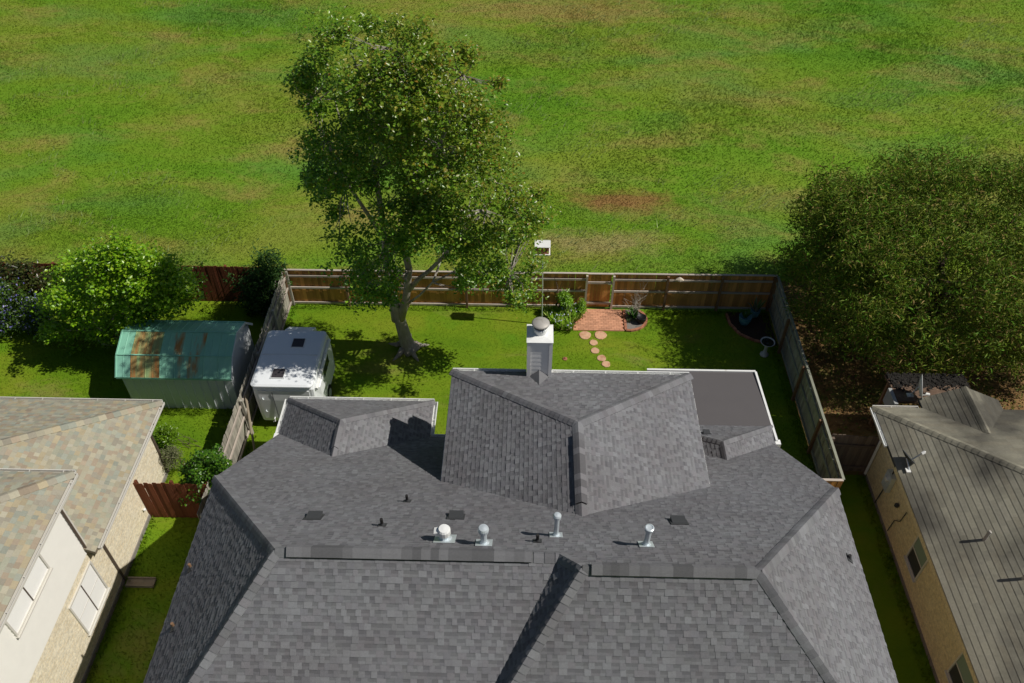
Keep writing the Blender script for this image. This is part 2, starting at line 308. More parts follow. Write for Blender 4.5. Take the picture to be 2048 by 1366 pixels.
o = blades('field_grass', M['fieldb'], [(-52,52,34,85)], 150, 0.065, 0.05, lean=0.9, tall=0.8, keep=far_keep); tag(o, 'rough grass of the open field farther from the houses', 'grass')
M['wisp'] = mat('pale seeding grass', (0.32,0.42,0.15), 0.6, 0.2, 0.6, spec=0.3, col2=(0.42,0.38,0.18), c2scale=0.4)
def wisp_keep(x, y): return in_view_field(x, y) & (swell(x*0.8+3, y*1.1+5) > 0.72) & (rng.random(len(x)) < (swell(x*2.3, y*2.9)-0.2))
o = blades('tall_grass', M['wisp'], [(-42,42,27,58)], 44, 0.26, 0.03, lean=0.35, windx=0.75, keep=wisp_keep); tag(o, 'pale taller grass bent over by wind in patches of the open field', 'grass')
def lawn_keep(x, y): return ~((np.abs(x) < 8.0) & (y < 17.0)) & ~((x > 1.7) & (x < 4.8) & (y > 24.15)) & ~((x>0.6)&(x<2.0)&(y>24.4))
o = blades('lawn_grass', M['lawnb'], [(-9.6,9.8,13.0,25.4)], 480, 0.04, 0.02, lean=0.7, windx=0.0, keep=lawn_keep); tag(o, 'short mown lawn of the fenced back yard', 'grass')
o = blades('lawn_grass', M['lawnb'], [(-12.0,-9.8,7.0,19.6),(-24,-12.05,17.2,25.4)], 300, 0.06, 0.026, windx=0.0); tag(o, 'mown lawn around the green roofed shed', 'grass')

o = blades('edge_weeds', M['lawnb'], [(-9.6,2.3,25.2,25.46),(4.85,9.8,25.2,25.46),(9.5,9.82,15.9,25.4),(-9.66,-9.45,14.5,25.4),(-12.0,-11.8,7.0,16.8),(11.1,11.44,7.0,17.2),(-14.3,-10.3,19.35,19.7)], 260, 0.16, 0.035, windx=0.0); tag(o, 'taller untrimmed grass along the foot of the fences and walls', 'weeds')

# ------------------------------------------------------------------ shingles
def clip(poly, x0, x1, y0, y1):
    def half(p, ax, lim, sgn):
        out = []
        for i in range(len(p)):
            a, b = p[i], p[(i+1) % len(p)]; da, db = sgn*(a[ax]-lim), sgn*(b[ax]-lim)
            if da <= 0: out.append(a)
            if (da < 0 < db) or (db < 0 < da):
                t = da/(da-db); out.append((a[0]+(b[0]-a[0])*t, a[1]+(b[1]-a[1])*t))
        return out
    for ax, lim, sg in ((0,x0,-1),(0,x1,1),(1,y0,-1),(1,y1,1)):
        poly = half(poly, ax, lim, sg)
        if len(poly) < 3: return []
    return poly
def face_frame(poly):
    p = [np.array(q, float) for q in poly]; n = np.zeros(3)
    for i in range(len(p)): n += np.cross(p[i]-p[0], p[(i+1)%len(p)]-p[0])
    n /= np.linalg.norm(n)
    if n[2] < 0: n = -n
    u = np.cross((0,0,1), n); u /= np.linalg.norm(u); v = np.cross(n, u)
    return p, n, u, v
class Shingler:
    """lays overlapping shingle tabs, each its own slab, over planar convex roof faces"""
    def __init__(s, e, widths, cols, thick, lowtone=0.84, band=None, even=False): s.e=e; s.w=widths; s.cols=cols; s.t=thick; s.tabs=[]; s.lowtone=lowtone; s.band=band; s.even=even
    def face(s, poly, vref=None, e=None):
        p, n, u, v = face_frame(poly); o = p[0]; e = e or s.e
        P = [(float(np.dot(q-o,u)), float(np.dot(q-o,v))) for q in p]
        v0 = min(q[1] for q in P) if vref is None else vref; vmax = max(q[1] for q in P); umin = min(q[0] for q in P); umax = max(q[0] for q in P)
        k = 0
        while v0 + k*e < vmax:
            lo = v0 + k*e; L = e*1.16; x = umin - random.uniform(0, 0.3); hi = random.random() < 0.5
            rowtone = random.uniform(0.95, 1.05)
            while x < umax:
                w = random.uniform(*s.w); c = clip(P, x, x+w, lo, lo+L)
                if len(c) >= 3:
                    t = s.t*random.uniform(0.92,1.08) if s.even else s.t*(1.0 if hi else 0.45)*random.uniform(0.8,1.2); base = random.choice(s.cols); tone = rowtone*random.uniform(0.92,1.08)*(1.04 if hi else s.lowtone)
                    top = [o + u*q[0] + v*q[1] + n*(0.006 + max(0.0, t*(1-(q[1]-lo)/L))) for q in c]; bot = [o + u*q[0] + v*q[1] + n*0.001 for q in c]
                    mid = lo + e*random.uniform(0.36,0.5)
                    band = None
                    if s.band and not hi:
                        cu = clip(P, x, x+w, mid, lo+L); cl_ = clip(P, x, x+w, lo, mid)
                        if len(cu) >= 3 and len(cl_) >= 3:
                            f3 = lambda cc: [o + u*q[0] + v*q[1] + n*(0.006 + max(0.0, t*(1-(q[1]-lo)/L))) for q in cc]
                            band = (f3(cl_), f3(cu), s.band)
                    s.tabs.append((top, bot, (base[0]*tone, base[1]*tone, base[2]*tone, 1), band))
                x += w; hi = not hi if random.random() < 0.8 else hi
            k += 1
    def finish(s, parent, m, nmax=300):
        def vis(t):
            c = sum(t[0])/len(t[0]); d = c - _O; zc = d @ _F; px = 1024+FPX*(d@_R)/zc; py = 683-FPX*(d@_U)/zc
            inside = (0 < px < 2048) and (0 < py < 1366); return (0 if inside and len(t[0]) == 4 else 1, zc)
        order = sorted(range(len(s.tabs)), key=lambda i: vis(s.tabs[i]))
        rest = MB()
        for r, i in enumerate(order):
            top, bot, col, band = s.tabs[i]; k = len(top)
            mb = MB() if r < nmax else rest
            sides = [(j, j+k, (j+1)%k+k, (j+1)%k) for j in range(k)]
            if band is None: mb.add(top+bot, [tuple(range(k))]+sides, col)
            else:
                mb.add(top+bot, sides, col); mb.add(band[0], [tuple(range(len(band[0])))], col); mb.add(band[1], [tuple(range(len(band[1])))], tuple(c*band[2] for c in col[:3])+(1,))
            if r < nmax: build('shingle', mb, m, parent)
        if rest.v: build('shingle_field', rest, m, parent, kind='stuff')
def caps(parent, p0, p1, n1, n2, m, cols, step=0.16, half=0.15, lift=0.02, nmax=999):
    """overlapping bent cap shingles along a hip or ridge from p0 (low) to p1"""
    p0 = np.array(p0, float); p1 = np.array(p1, float); d = p1-p0; Lh = np.linalg.norm(d); d /= Lh
    def side(n):
        n = np.array(n, float); n /= np.linalg.norm(n); a = np.cross(d, n); a /= np.linalg.norm(a)
        return a if a[2] < 0 or abs(a[2]) < 1e-6 else -a
    a, b = side(n1), side(n2); up = np.array(n1, float)/np.linalg.norm(n1) + np.array(n2, float)/np.linalg.norm(n2); up /= np.linalg.norm(up)
    k = 0
    while k*step < Lh - 0.05:
        q = p0 + d*(k*step); r = p0 + d*min(Lh, k*step + step*1.6); tone = random.uniform(0.82,1.14); c = random.choice(cols); col = (c[0]*tone,c[1]*tone,c[2]*tone,1)
        def ring(pt, lf):
            return [pt + a*half + up*lf*0.75, pt + a*half*0.45 + up*(lf+0.012), pt + up*(lf+0.018), pt + b*half*0.45 + up*(lf+0.012), pt + b*half + up*lf*0.75]
        R1, R2 = ring(q, lift+0.024), ring(r, lift); low = [x - up*0.035 for x in (R1[0], R1[4])]
        vs = R1 + R2 + [R1[0]-up*0.03, R1[4]-up*0.03, R2[0]-up*0.03, R2[4]-up*0.03]
        build('hip_cap', MB().add(vs, [(0,1,6,5),(1,2,7,6),(2,3,8,7),(3,4,9,8),(0,5,12,10),(4,11,13,9),(10,11,4,3,2,1,0)], col), m, parent)
        k += 1
def nrm(poly): return face_frame(poly)[1]
GREY = [(1,1,1),(0.96,0.95,0.97),(1.04,1.04,1.05),(0.98,0.95,0.97),(0.90,0.89,0.92),(1.07,1.08,1.09)]

# ------------------------------------------------------------------ the main house
house = thing('shingled_house', 'large house with grey hipped shingle roof and white chimney', 'house', (0,10,0))
ZE, ZL = 6.0, 2.7
L0, L1 = (-4.6,8.3,9.19), (0.7,8.3,9.19); R0, R1 = (1.06,7.85,9.55), (4.22,7.85,9.55); Bv = (-1.9,4.3,6.0)
rearL = [(-7.65,16.38,ZL),(0.7,16.38,ZL),L1,L0,(-7.65,12.27,ZE)]
rearR = [(0.7,16.38,ZL),(7.65,16.38,ZL),(7.65,12.27,ZE),R1,R0,L1]
leftF = [(-7.65,4.3,6.0),(-7.65,12.27,ZE),L0]; rightF = [(7.65,12.27,ZE),(7.65,4.3,6.0),R1]
frontL = [(-7.65,4.3,6.0),Bv,L1,L0]; frontR = [Bv,(7.65,4.3,6.0),R1,R0]; strip = [Bv,R0,L1]
WA = (1.25,12.86,7.62); WB = (1.25,9.9,7.62)
wingL = [(-2.05,16.06,ZE),WA,WB,(-2.05,12.0,ZE)]; wingR = [(4.55,16.06,ZE),(4.55,12.0,ZE),WB,WA]; wingB = [(-2.05,16.06,ZE),(4.55,16.06,ZE),WA]
SA = (-5.3,15.45,4.5); SB = (-5.3,13.8,4.5)
swL = [(-7.65,17.85,ZL),SA,SB,(-7.65,15.9,ZL)]; swR = [(-2.95,17.85,ZL),(-2.95,15.9,ZL),SB,SA]; swB = [(-7.65,17.85,ZL),(-2.95,17.85,ZL),SA]
TA = (5.66,15.2,4.16); TB = (5.66,14.2,4.16)
trL = [(3.6,17.07,ZL),TA,TB,(3.6,16.0,ZL)]; trR = [(7.72,17.07,ZL),(7.72,16.0,ZL),TB,TA]; trB = [(3.6,17.07,ZL),(7.72,17.07,ZL),TA]
roof_faces = [rearL,rearR,leftF,rightF,frontL,frontR,strip,wingL,wingR,wingB,swL,swR,swB,trL,trR,trB]
dk = MB()
for f in roof_faces:
    n = nrm(f); p = [np.array(q)-n*0.004 for q in f]; dk.prism(p, (0,0,-0.10))
build('roof_deck', dk, M['deck'], house)
sh = Shingler(0.12, (0.08,0.17), GREY, 0.012, 0.98, 0.79)
for f in roof_faces: sh.face(f)
sh.finish(house, M['shingle'])
# walls
wl = MB(); wl.box(-7.25,7.25,4.75,12.1,0,5.85); wl.box(-7.25,7.25,12.1,15.9,0,2.66); wl.box(-1.65,4.15,12.6,15.65,2.5,6.0); wl.box(-7.25,-3.35,15.9,17.4,0,2.68); wl.box(-1.65,4.15,15.9,16.0,0,2.68); wl.box(4.15,7.3,15.9,16.65,0,2.68)
# side gable infill under the rake
for sx in (-1, 1): wl.prism([(sx*7.25,12.1,2.6),(sx*7.25,15.9,2.6),(sx*7.25,15.9,2.85),(sx*7.25,12.1,5.85)], (-sx*0.1,0,0))
build('wall', wl, M['housebrick'], house)
# fascia and gutters
def gutter(p0, p1, out, parent=house, m=None, size=0.11, name='gutter'):
    p0 = np.array(p0, float); p1 = np.array(p1, float); out = np.array(out, float); g = MB(); h = size
    g.obox(p0+out*h+(0,0,-h*0.45), p1+out*h+(0,0,-h*0.45), 0.012, h); g.obox(p0+out*h*0.5+(0,0,-h*0.95), p1+out*h*0.5+(0,0,-h*0.95), h, 0.012); g.obox(p0+out*0.008+(0,0,-h*0.5), p1+out*0.008+(0,0,-h*0.5), 0.012, h*0.9)
    g.obox(p0+out*(h+0.008)+(0,0,0.0), p1+out*(h+0.008)+(0,0,0.0), 0.024, 0.014)
    d = (p1-p0)/np.linalg.norm(p1-p0)
    for p in (p0, p1): g.obox(p+out*0.005+(0,0,-h*0.5), p+out*(h+0.005)+(0,0,-h*0.5), 0.012, h*0.85)
    L = np.linalg.norm(p1-p0); k = 0.6
    while k < L: q = p0+d*k; g.obox(q+out*0.01+(0,0,-0.012), q+out*(h-0.005)+(0,0,-0.012), 0.02, 0.01); k += 0.9
    return build(name, g, m or M['white'], parent)
gutter((-2.05,16.06,5.99),(0.0,16.06,5.99),(0,1,0)); gutter((0.72,16.06,5.99),(4.55,16.06,5.99),(0,1,0))
gutter((-7.65,17.85,2.69),(-2.95,17.85,2.69),(0,1,0)); gutter((-2.95,16.5,2.69),(-2.95,17.85,2.69),(1,0,0)); gutter((-7.65,16.35,2.69),(-7.65,17.85,2.69),(-1,0,0)); gutter((-2.9,16.38,2.69),(-1.7,16.38,2.69),(0,1,0))
fs = MB()
def fascia(p0, p1, mb=fs, h=0.16): mb.obox(np.array(p0)+(0,0,-h*0.55-0.02), np.array(p1)+(0,0,-h*0.55-0.02), 0.02, h)
for a, b in (((-7.66,4.3,6),(-7.66,12.27,6)),((7.66,4.3,6),(7.66,12.27,6)),((-7.66,12.27,6),(-7.66,16.38,2.7)),((7.66,12.27,6),(7.66,16.38,2.7)),((-2.06,12.2,6),(-2.06,16.06,6)),((4.56,12.2,6),(4.56,16.06,6))):
    fb = MB(); fascia(a, b, fb); build('fascia', fb, M['white'], house)
# patio cover of rolled roofing
pc = MB().prism([(4.1,17.0,2.74),(7.72,17.0,2.74),(7.72,19.68,2.42),(4.1,19.68,2.42)], (0,0,-0.08)); build('patio_cover', pc, M['flat'], house)
pe = MB(); pe.obox((4.1,19.70,2.42),(7.76,19.70,2.42),0.07,0.12); build('drip_edge', pe, M['white'], house)
pe = MB(); pe.obox((7.755,16.45,2.72),(7.755,19.66,2.43),0.07,0.12); build('drip_edge', pe, M['white'], house)
for x in (4.4, 7.5): build('patio_post', MB().box(x-0.05,x+0.05,19.45,19.55,0.0,2.34), M['white'], house)
# hip and ridge caps
def hip(p0, p1, f1, f2, **k): caps(house, p0, p1, nrm(f1), nrm(f2), M['shingle'], GREY, **k)
hip((-7.65,12.27,6), L0, leftF, rearL); hip((-7.65,4.3,6), L0, leftF, frontL); hip((7.65,12.27,6), R1, rightF, rearR); hip((7.65,4.3,6), R1, rightF, frontR)
hip(Bv, R0, strip, frontR); hip(L1, R0, strip, rearR, step=0.14)
hip((-2.05,16.06,6), WA, wingL, wingB); hip((4.55,16.06,6), WA, wingR, wingB); hip(WA, (1.25,10.2,7.62), wingL, wingR, step=0.2)
hip((-7.65,17.85,2.7), SA, swL, swB, half=0.12); hip((-2.95,17.85,2.7), SA, swR, swB, half=0.12); hip(SA, (-5.3,14.1,4.5), swL, swR, half=0.12, step=0.2)
hip((7.72,17.07,2.7), TA, trR, trB, half=0.12); hip((3.9,16.87,2.91), TA, trL, trB, half=0.12); hip(TA, (5.66,14.5,4.16), trL, trR, half=0.12)
hip((-4.6,8.3,9.19), (0.7,8.3,9.19), frontL, rearL, step=0.2); hip((1.06,7.85,9.55), (4.22,7.85,9.55), frontR, rearR, step=0.2)
# raised ridge vents with dark slots along both sides
def ridge_vent(p0, p1, n1, n2, half=0.17, lift=0.09):
    p0 = np.array(p0, float); p1 = np.array(p1, float); d = p1-p0; Lh = np.linalg.norm(d); d /= Lh
    a = np.cross(d, n1); a /= np.linalg.norm(a); a = a if a[2] < 0 else -a
    b = np.cross(d, n2); b /= np.linalg.norm(b); b = b if b[2] < 0 else -b
    up = np.array(n1)+np.array(n2); up = up/np.linalg.norm(up)
    sl = MB()
    ring = lambda pt: [pt+a*(half-0.02)+up*(lift-0.02), pt+up*(lift), pt+b*(half-0.02)+up*(lift-0.02), pt+b*(half-0.02)+up*0.0, pt+up*0.02, pt+a*(half-0.02)+up*0.0]
    r1, r2 = ring(p0+d*0.01), ring(p1-d*0.01); sl.add(r1+r2, [(i,(i+1)%6,6+(i+1)%6,6+i) for i in range(6)]+[(5,4,3,2,1,0),(6,7,8,9,10,11)])
    rv = build('ridge_vent', sl, M['black'], house)
    k = 0.0; i = 0
    while k < Lh-0.02:
        w = random.uniform(0.14,0.24); q, r = p0+d*k, p0+d*min(Lh, k+w); lf = lift+0.004+0.002*(i%3); tone = random.choice((0.68,0.85,1.0,1.1,0.78,1.04)); col = (tone,tone*0.985,tone,1)
        ringc = lambda pt: [pt+a*half+up*(lf-0.012), pt+a*half*0.45+up*(lf+0.004), pt+up*(lf+0.01), pt+b*half*0.45+up*(lf+0.004), pt+b*half+up*(lf-0.012)]
        A, B = ringc(q), ringc(r); bot = [x-up*0.014 for x in A+B]
        build('vent_cap_shingle', MB().add(A+B+bot, [(0,1,6,5),(1,2,7,6),(2,3,8,7),(3,4,9,8),(10,15,16,11),(11,16,17,12),(12,17,18,13),(13,18,19,14),(0,5,15,10),(4,14,19,9),(0,10,11,12,13,14,4,3,2,1),(5,6,7,8,9,19,18,17,16,15)], col), M['shingle'], rv)
        k += w; i += 1
ridge_vent((-4.38,8.3,9.2),(0.16,8.3,9.2), nrm(frontL), nrm(rearL)); ridge_vent((1.22,7.85,9.56),(4.12,7.85,9.56), nrm(frontR), nrm(rearR))
ridge_vent((1.25,12.5,7.63),(1.25,10.55,7.63), nrm(wingL), nrm(wingR), 0.15); ridge_vent((-5.3,15.2,4.51),(-5.3,14.45,4.51), nrm(swL), nrm(swR), 0.13, 0.05)
# chimney
ch0, ch1, cy0, cy1, cz = 0.03, 0.68, 15.76, 16.42, 7.46
chim = build('chimney', MB().box(ch0+0.02,ch1-0.02,cy0+0.02,cy1-0.02,0.0,cz), M['whitewood'], house)
k = 0
z = 5.95
while z < cz-0.06:
    for face in ('front','left','right','back'):
        h = min(0.165, cz-z); mb = MB()
        if face == 'front': mb.prism([(ch0+0.07,cy0+0.018,z),(ch0+0.07,cy0+0.008,z),(ch0+0.07,cy0+0.0125,z+h),(ch0+0.07,cy0+0.018,z+h)], (ch1-ch0-0.14,0,0))
        elif face == 'back': mb.prism([(ch0+0.07,cy1-0.018,z),(ch0+0.07,cy1+0.008,z),(ch0+0.07,cy1-0.008,z+h),(ch0+0.07,cy1-0.018,z+h)], (ch1-ch0-0.14,0,0))
        else:
            x, s_ = (ch0,-1) if face == 'left' else (ch1,1)
            mb.prism([(x-s_*0.018,cy0+0.06,z),(x+s_*0.008,cy0+0.06,z),(x-s_*0.008,cy0+0.06,z+h),(x-s_*0.018,cy0+0.06,z+h)], (0,cy1-cy0-0.12,0))
        build('siding_board', mb, M['whitewood'], chim)
    z += 0.155
for x in (ch0, ch1):
    for y in (cy0, cy1):
        sx = 1 if x == ch0 else -1; sy = 1 if y == cy0 else -1
        mb = MB(); mb.box(min(x-sx*0.016,x+sx*0.075),max(x-sx*0.016,x+sx*0.075),min(y-sy*0.016,y),max(y-sy*0.016,y),5.9,cz+0.01); mb.box(min(x-sx*0.015,x),max(x-sx*0.015,x),min(y,y+sy*0.07),max(y,y+sy*0.07),5.9,cz+0.008)
        build('corner_board', mb, M['whitewood'], chim)
build('chimney_top', MB().add([(ch0-0.03,cy0-0.03,cz+0.012),(ch1+0.03,cy0-0.03,cz+0.012),(ch1+0.03,cy1+0.03,cz+0.012),(ch0-0.03,cy1+0.03,cz+0.012),(ch0+0.2,cy0+0.2,cz+0.05),(ch1-0.2,cy0+0.2,cz+0.05),(ch1-0.2,cy1-0.2,cz+0.05),(ch0+0.2,cy1-0.2,cz+0.05)],[(0,3,2,1),(4,5,6,7),(0,1,5,4),(1,2,6,5),(2,3,7,6),(3,0,4,7)]), M['white'], chim)
cc = ((ch0+ch1)/2+0.01, (cy0+cy1)/2+0.02, cz+0.04)
build('flue', MB().lathe([(0.16,0.0),(0.165,0.03),(0.185,0.14),(0.19,0.20)], cc, 24), M['white'], chim, True)
build('spark_screen', MB().lathe([(0.17,0.20),(0.20,0.24),(0.205,0.31)], cc, 24), M['vent'], chim, True)
cap_mb = MB().lathe([(0.20,0.311),(0.235,0.315),(0.24,0.33),(0.235,0.345),(0.20,0.37),(0.10,0.40),(0.02,0.41)], cc, 24); build('chimney_cap', cap_mb, M['capmetal'], chim, True)
for k in range(4):
    t = k*math.pi/2+0.5; build('cap_strut', MB().obox((cc[0]+0.205*math.cos(t),cc[1]+0.205*math.sin(t),cc[2]+0.19),(cc[0]+0.215*math.cos(t),cc[1]+0.215*math.sin(t),cc[2]+0.32),0.02,0.006), M['galv'], chim)
# cricket behind the chimney
zc = lambda y: 6.0 + 0.506*(16.06-y)
ck = MB(); cm = (ch0+ch1)/2; ck.add([(ch0+0.04,cy0-0.001,zc(cy0)+0.0),(ch1-0.04,cy0-0.001,zc(cy0)+0.0),(cm,cy0-0.001,zc(cy0)+0.26),(cm,cy0-0.62,zc(cy0-0.62)+0.015)],[(0,2,3),(2,1,3),(0,1,2),(0,3,1)], (0.98,0.98,0.98,1)); build('cricket', ck, M['shingle'], house)
# roof vents
nR = nrm(rearL); pR = (0,12.27,6.0)
def on_rear(px, py): return onplane(px, py, nR, pR)
def box_vent(p, n, size=0.30, h=0.11, down=(0,1,-0.8)):
    n = np.array(n); d = np.array(down, float); d /= np.linalg.norm(d); u = np.cross(n, d); p = np.array(p); vt = thingpart('box_vent')
    mb = MB(); a, b = size/2, size/2
    base = [p+u*-a*1.25+d*-b*1.3+n*0.02, p+u*a*1.25+d*-b*1.3+n*0.02, p+u*a*1.25+d*b*1.15+n*0.02, p-u*a*1.25+d*b*1.15+n*0.02]
    mb.prism(base, n*0.012)
    t = [p-u*a-d*b*0.9+n*h*0.35, p+u*a-d*b*0.9+n*h*0.35, p+u*a+d*b+n*h, p-u*a+d*b+n*h]; bt = [p-u*a-d*b*0.9+n*0.03, p+u*a-d*b*0.9+n*0.03, p+u*a+d*b+n*0.045, p-u*a+d*b+n*0.045]
    mb.add(t+bt, [(0,1,2,3),(7,6,5,4),(0,4,5,1),(1,5,6,2),(2,6,7,3),(3,7,4,0)])
    build('box_vent', mb, M['vent'], house)
def thingpart(n): return None
for px, py in ((628,1036),(912,1035),(1357,1045)): box_vent(on_rear(px,py), nR)
def pipe(p, h, r, m, name='vent_pipe', parent=house, flash=None, n=np.array([0,0.6,0.8]), cap=None):
    p = np.array(p, float); o = build(name, MB().tube([p-(0,0,0.1), p+(0,0,h)], r, 12), m, parent, False)
    if flash is not None:
        n = np.array(n)/np.linalg.norm(n); u = np.cross(n,(0,0,1)); u = u/np.linalg.norm(u); d = np.cross(u,n); s_ = r*2.6
        build('flashing', MB().prism([p-u*s_-d*s_*1.2+n*0.022, p+u*s_-d*s_*1.2+n*0.022, p+u*s_+d*s_*1.1+n*0.022, p-u*s_+d*s_*1.1+n*0.022], n*0.008).lathe([(r*1.9,0.0),(r*1.5,0.05),(r*1.06,0.11)], p, 12), flash, o)
    return o
for px, py in ((765,1052),(815,1004),(1075,1084)): pipe(on_rear(px,py), 0.25, 0.032, M['black'], flash=M['vent'], n=nR)
p = on_rear(890,1080); o = pipe(p, 0.25, 0.08, M['galv'], flash=M['galv'], n=nR); build('vent_hood', MB().lathe([(0.10,0.22),(0.125,0.24),(0.125,0.36),(0.10,0.40),(0.02,0.41)], p, 14).obox(p+np.array((-0.05,0,0.31)), p+np.array((-0.18,0,0.27)), 0.14, 0.10), M['white'], o)
p = on_rear(968,1088); o = pipe(p, 0.48, 0.062, M['galv'], flash=M['galv'], n=nR); build('vent_cap', MB().lathe([(0.064,0.41),(0.10,0.43),(0.105,0.51),(0.085,0.555),(0.02,0.57)], p, 16), M['galv'], o, False)
p = on_rear(1112,1072); o = pipe(p, 0.66, 0.05, M['galv'], flash=M['galv'], n=nR); build('vent_cap', MB().lathe([(0.052,0.62),(0.078,0.64),(0.08,0.71),(0.06,0.74),(0.01,0.75)], p, 16), M['galv'], o)
p = on_rear(1292,1091); o = pipe(p, 0.54, 0.055, M['galv'], flash=M['galv'], n=nR); build('vent_cap', MB().lathe([(0.057,0.51),(0.085,0.53),(0.088,0.61),(0.07,0.62),(0.062,0.605),(0.02,0.60)], p, 16), M['galv'], o)
nL = nrm(leftF); nRt = nrm(rightF)
for px, py in ((383,1138),(349,1256)): pipe(onplane(px,py,nL,leftF[0]), 0.2, 0.032, M['post'], flash=M['vent'], n=nL)
pipe(onplane(1697,1117,nRt,rightF[0]), 0.13, 0.035, M['black'], flash=M['vent'], n=nRt)
box_vent(onplane(1413,868,nrm(trB),TA), nrm(trB), 0.2, 0.12, (0,1,-0.75))
for sx, y in ((-7.7,16.3),(7.78,16.42)): build('rake_return', MB().box(sx-0.09,sx+0.09,y-0.08,y+0.1,2.5,2.72), M['white'], house)

# ------------------------------------------------------------------ left neighbour
nbl = thing('brick_house', 'cream brick house with tan blend shingle roof and pale siding upper storey', 'house', (-16,9,0))
sl_ = 0.54; ex, ey = -11.75, 17.62
lowR = [(ex,ey,2.7),(ex,12.1,2.7),(ex-4.6,12.1,2.7+4.6*sl_),(ex-4.6,ey-4.6,2.7+4.6*sl_)]; lowB = [(ex,ey,2.7),(ex-4.6,ey-4.6,2.7+4.6*sl_),(ex-9,ey-4.6,2.7+4.6*sl_),(ex-13.6,ey,2.7)]
su = 0.43; uy = 12.9
upR = [(ex,uy,5.2),(ex,3.0,5.2),(ex-4,3.0,5.2+4*su),(ex-4,uy-4,5.2+4*su)]; upB = [(ex,uy,5.2),(ex-4,uy-4,5.2+4*su),(ex-8,uy-4,5.2+4*su),(ex-12,uy,5.2)]
TAN = [(1,1,1),(0.84,0.93,0.97),(1.07,0.97,0.82),(0.95,0.83,0.78),(1.08,1.07,1.02),(0.85,0.83,0.83),(0.93,0.99,0.96),(1.03,1.0,0.93)]
dk = MB()
for f in (lowR,lowB,upR,upB): n = nrm(f); dk.prism([np.array(q)-n*0.004 for q in f], (0,0,-0.1))
build('roof_deck', dk, M['deckleft'], nbl)
sh = Shingler(0.135, (0.11,0.21), TAN, 0.011, 0.95)
for f in (lowR,lowB,upR,upB): sh.face(f)
sh.finish(nbl, M['shingle_left'])
caps(nbl, (ex,ey,2.7), (ex-4.6,ey-4.6,2.7+4.6*sl_), nrm(lowR), nrm(lowB), M['shingle_left'], TAN, step=0.22, half=0.16)
caps(nbl, (ex,uy,5.2), (ex-4,uy-4,5.2+4*su), nrm(upR), nrm(upB), M['shingle_left'], TAN, step=0.22, half=0.16)
build('brick_wall', MB().box(-20,-12.05,3.0,12.24,0.18,2.62).box(-20,-12.05,12.24,16.9,0.18,2.64), M['creambrick'], nbl)
build('foundation', MB().box(-20,-12.02,3.0,16.93,0.0,0.18), M['foundation'], nbl)
upw = build('upper_wall', MB().box(-20,-12.06,3.0,12.24,2.62,5.15), M['siding'], nbl)
z = 2.60
while z < 5.0:
    h = 0.19; build('siding_board', MB().prism([(-12.055,3.0,z),(-12.022,3.0,z),(-12.045,3.0,z+h),(-12.055,3.0,z+h)], (0,9.17,0)), M['siding'], upw); z += 0.18
build('corner_board', MB().box(-12.06,-12.01,12.17,12.27,2.6,5.1), M['trim'], upw)
build('soffit', MB().box(-12.05,ex+0.01,3.0,uy-0.03,5.04,5.08).box(-12.05,ex+0.01,12.26,ey-0.03,2.54,2.58).box(-20,-12.05,16.9,ey-0.03,2.54,2.58), M['trim'], nbl)
for p0, p1, out in (((ex,3.0,5.19),(ex,uy,5.19),(1,0,0)),((ex-9,uy,5.19),(ex,uy,5.19),(0,1,0)),((ex,12.25,2.69),(ex,ey,2.69),(1,0,0)),((ex-9,ey,2.69),(ex,ey,2.69),(0,1,0))): gutter(p0, p1, out, nbl, M['trim'], 0.09)
def downspout(pts, parent, m, r=0.035): return build('downspout', MB().tube(pts, r, 6), m, parent)
downspout([(ex+0.05,16.75,2.62),(-12.0,16.8,2.4),(-12.0,16.8,0.1)], nbl, M['darktrim']); downspout([(-11.9,12.3,5.1),(-11.99,12.15,4.9),(-11.99,12.15,2.7)], nbl, M['darktrim']); downspout([(-11.9,12.62,2.6),(-12.0,12.75,2.4),(-12.0,12.75,0.1)], nbl, M['darktrim'])
def wall_window(parent, x, y0, y1, z0, z1, out, panes, fm, pm, mull=0.03, fw=0.05):
    """a window in a wall facing +-x; panes = list of (fraction from, fraction to, material)"""
    f = MB(); xa, xb = sorted((x, x+out*0.045))
    f.box(xa,xb,y0-fw,y0,z0-fw,z1+fw); f.box(xa,xb,y1,y1+fw,z0-fw,z1+fw); f.box(xa,xb,y0,y1,z0-fw,z0); f.box(xa,xb,y0,y1,z1,z1+fw); xs = sorted((x, x+out*0.09)); f.box(xs[0],xs[1],y0-fw-0.02,y1+fw+0.02,z0-fw-0.04,z0-fw-0.001)
    wnd = build('window', f, fm, parent)
    for a, b, m in panes:
        ya, yb = y0+(y1-y0)*a, y0+(y1-y0)*b; xp = sorted((x+out*0.004, x+out*0.018)); build('pane', MB().box(xp[0],xp[1],ya+mull*0.4,yb-mull*0.4,z0+0.001,z1-0.001), m, wnd)
    return wnd
wn = wall_window(nbl, -12.048, 10.68, 12.02, 0.88, 2.25, 1, [(0,0.5,M['shade']),(0.5,1,M['shade'])], M['trim'], None)
build('mullion', MB().box(-12.03,-12.012,11.335,11.365,0.88,2.25), M['darktrim'], wn); build('meeting_rail', MB().box(-12.03,-12.024,10.68,12.02,1.55,1.57), M['trim'], wn)
wn = wall_window(nbl, -12.024, 9.08, 10.82, 3.98, 4.95, 1, [(0,0.5,M['shade']),(0.5,1,M['shade'])], M['trim'], None); build('mullion', MB().box(-12.0,-11.985,9.935,9.965,3.98,4.95), M['darktrim'], wn)
o = build('splash_block', MB().box(-11.95,-11.1,12.55,12.85,0.006,0.07).box(-11.95,-11.1,12.55,12.59,0.07,0.12).box(-11.95,-11.1,12.81,12.85,0.07,0.12), M['wood']); tag(o, 'grey splash block on the grass below the cream house downspout', 'splash block')
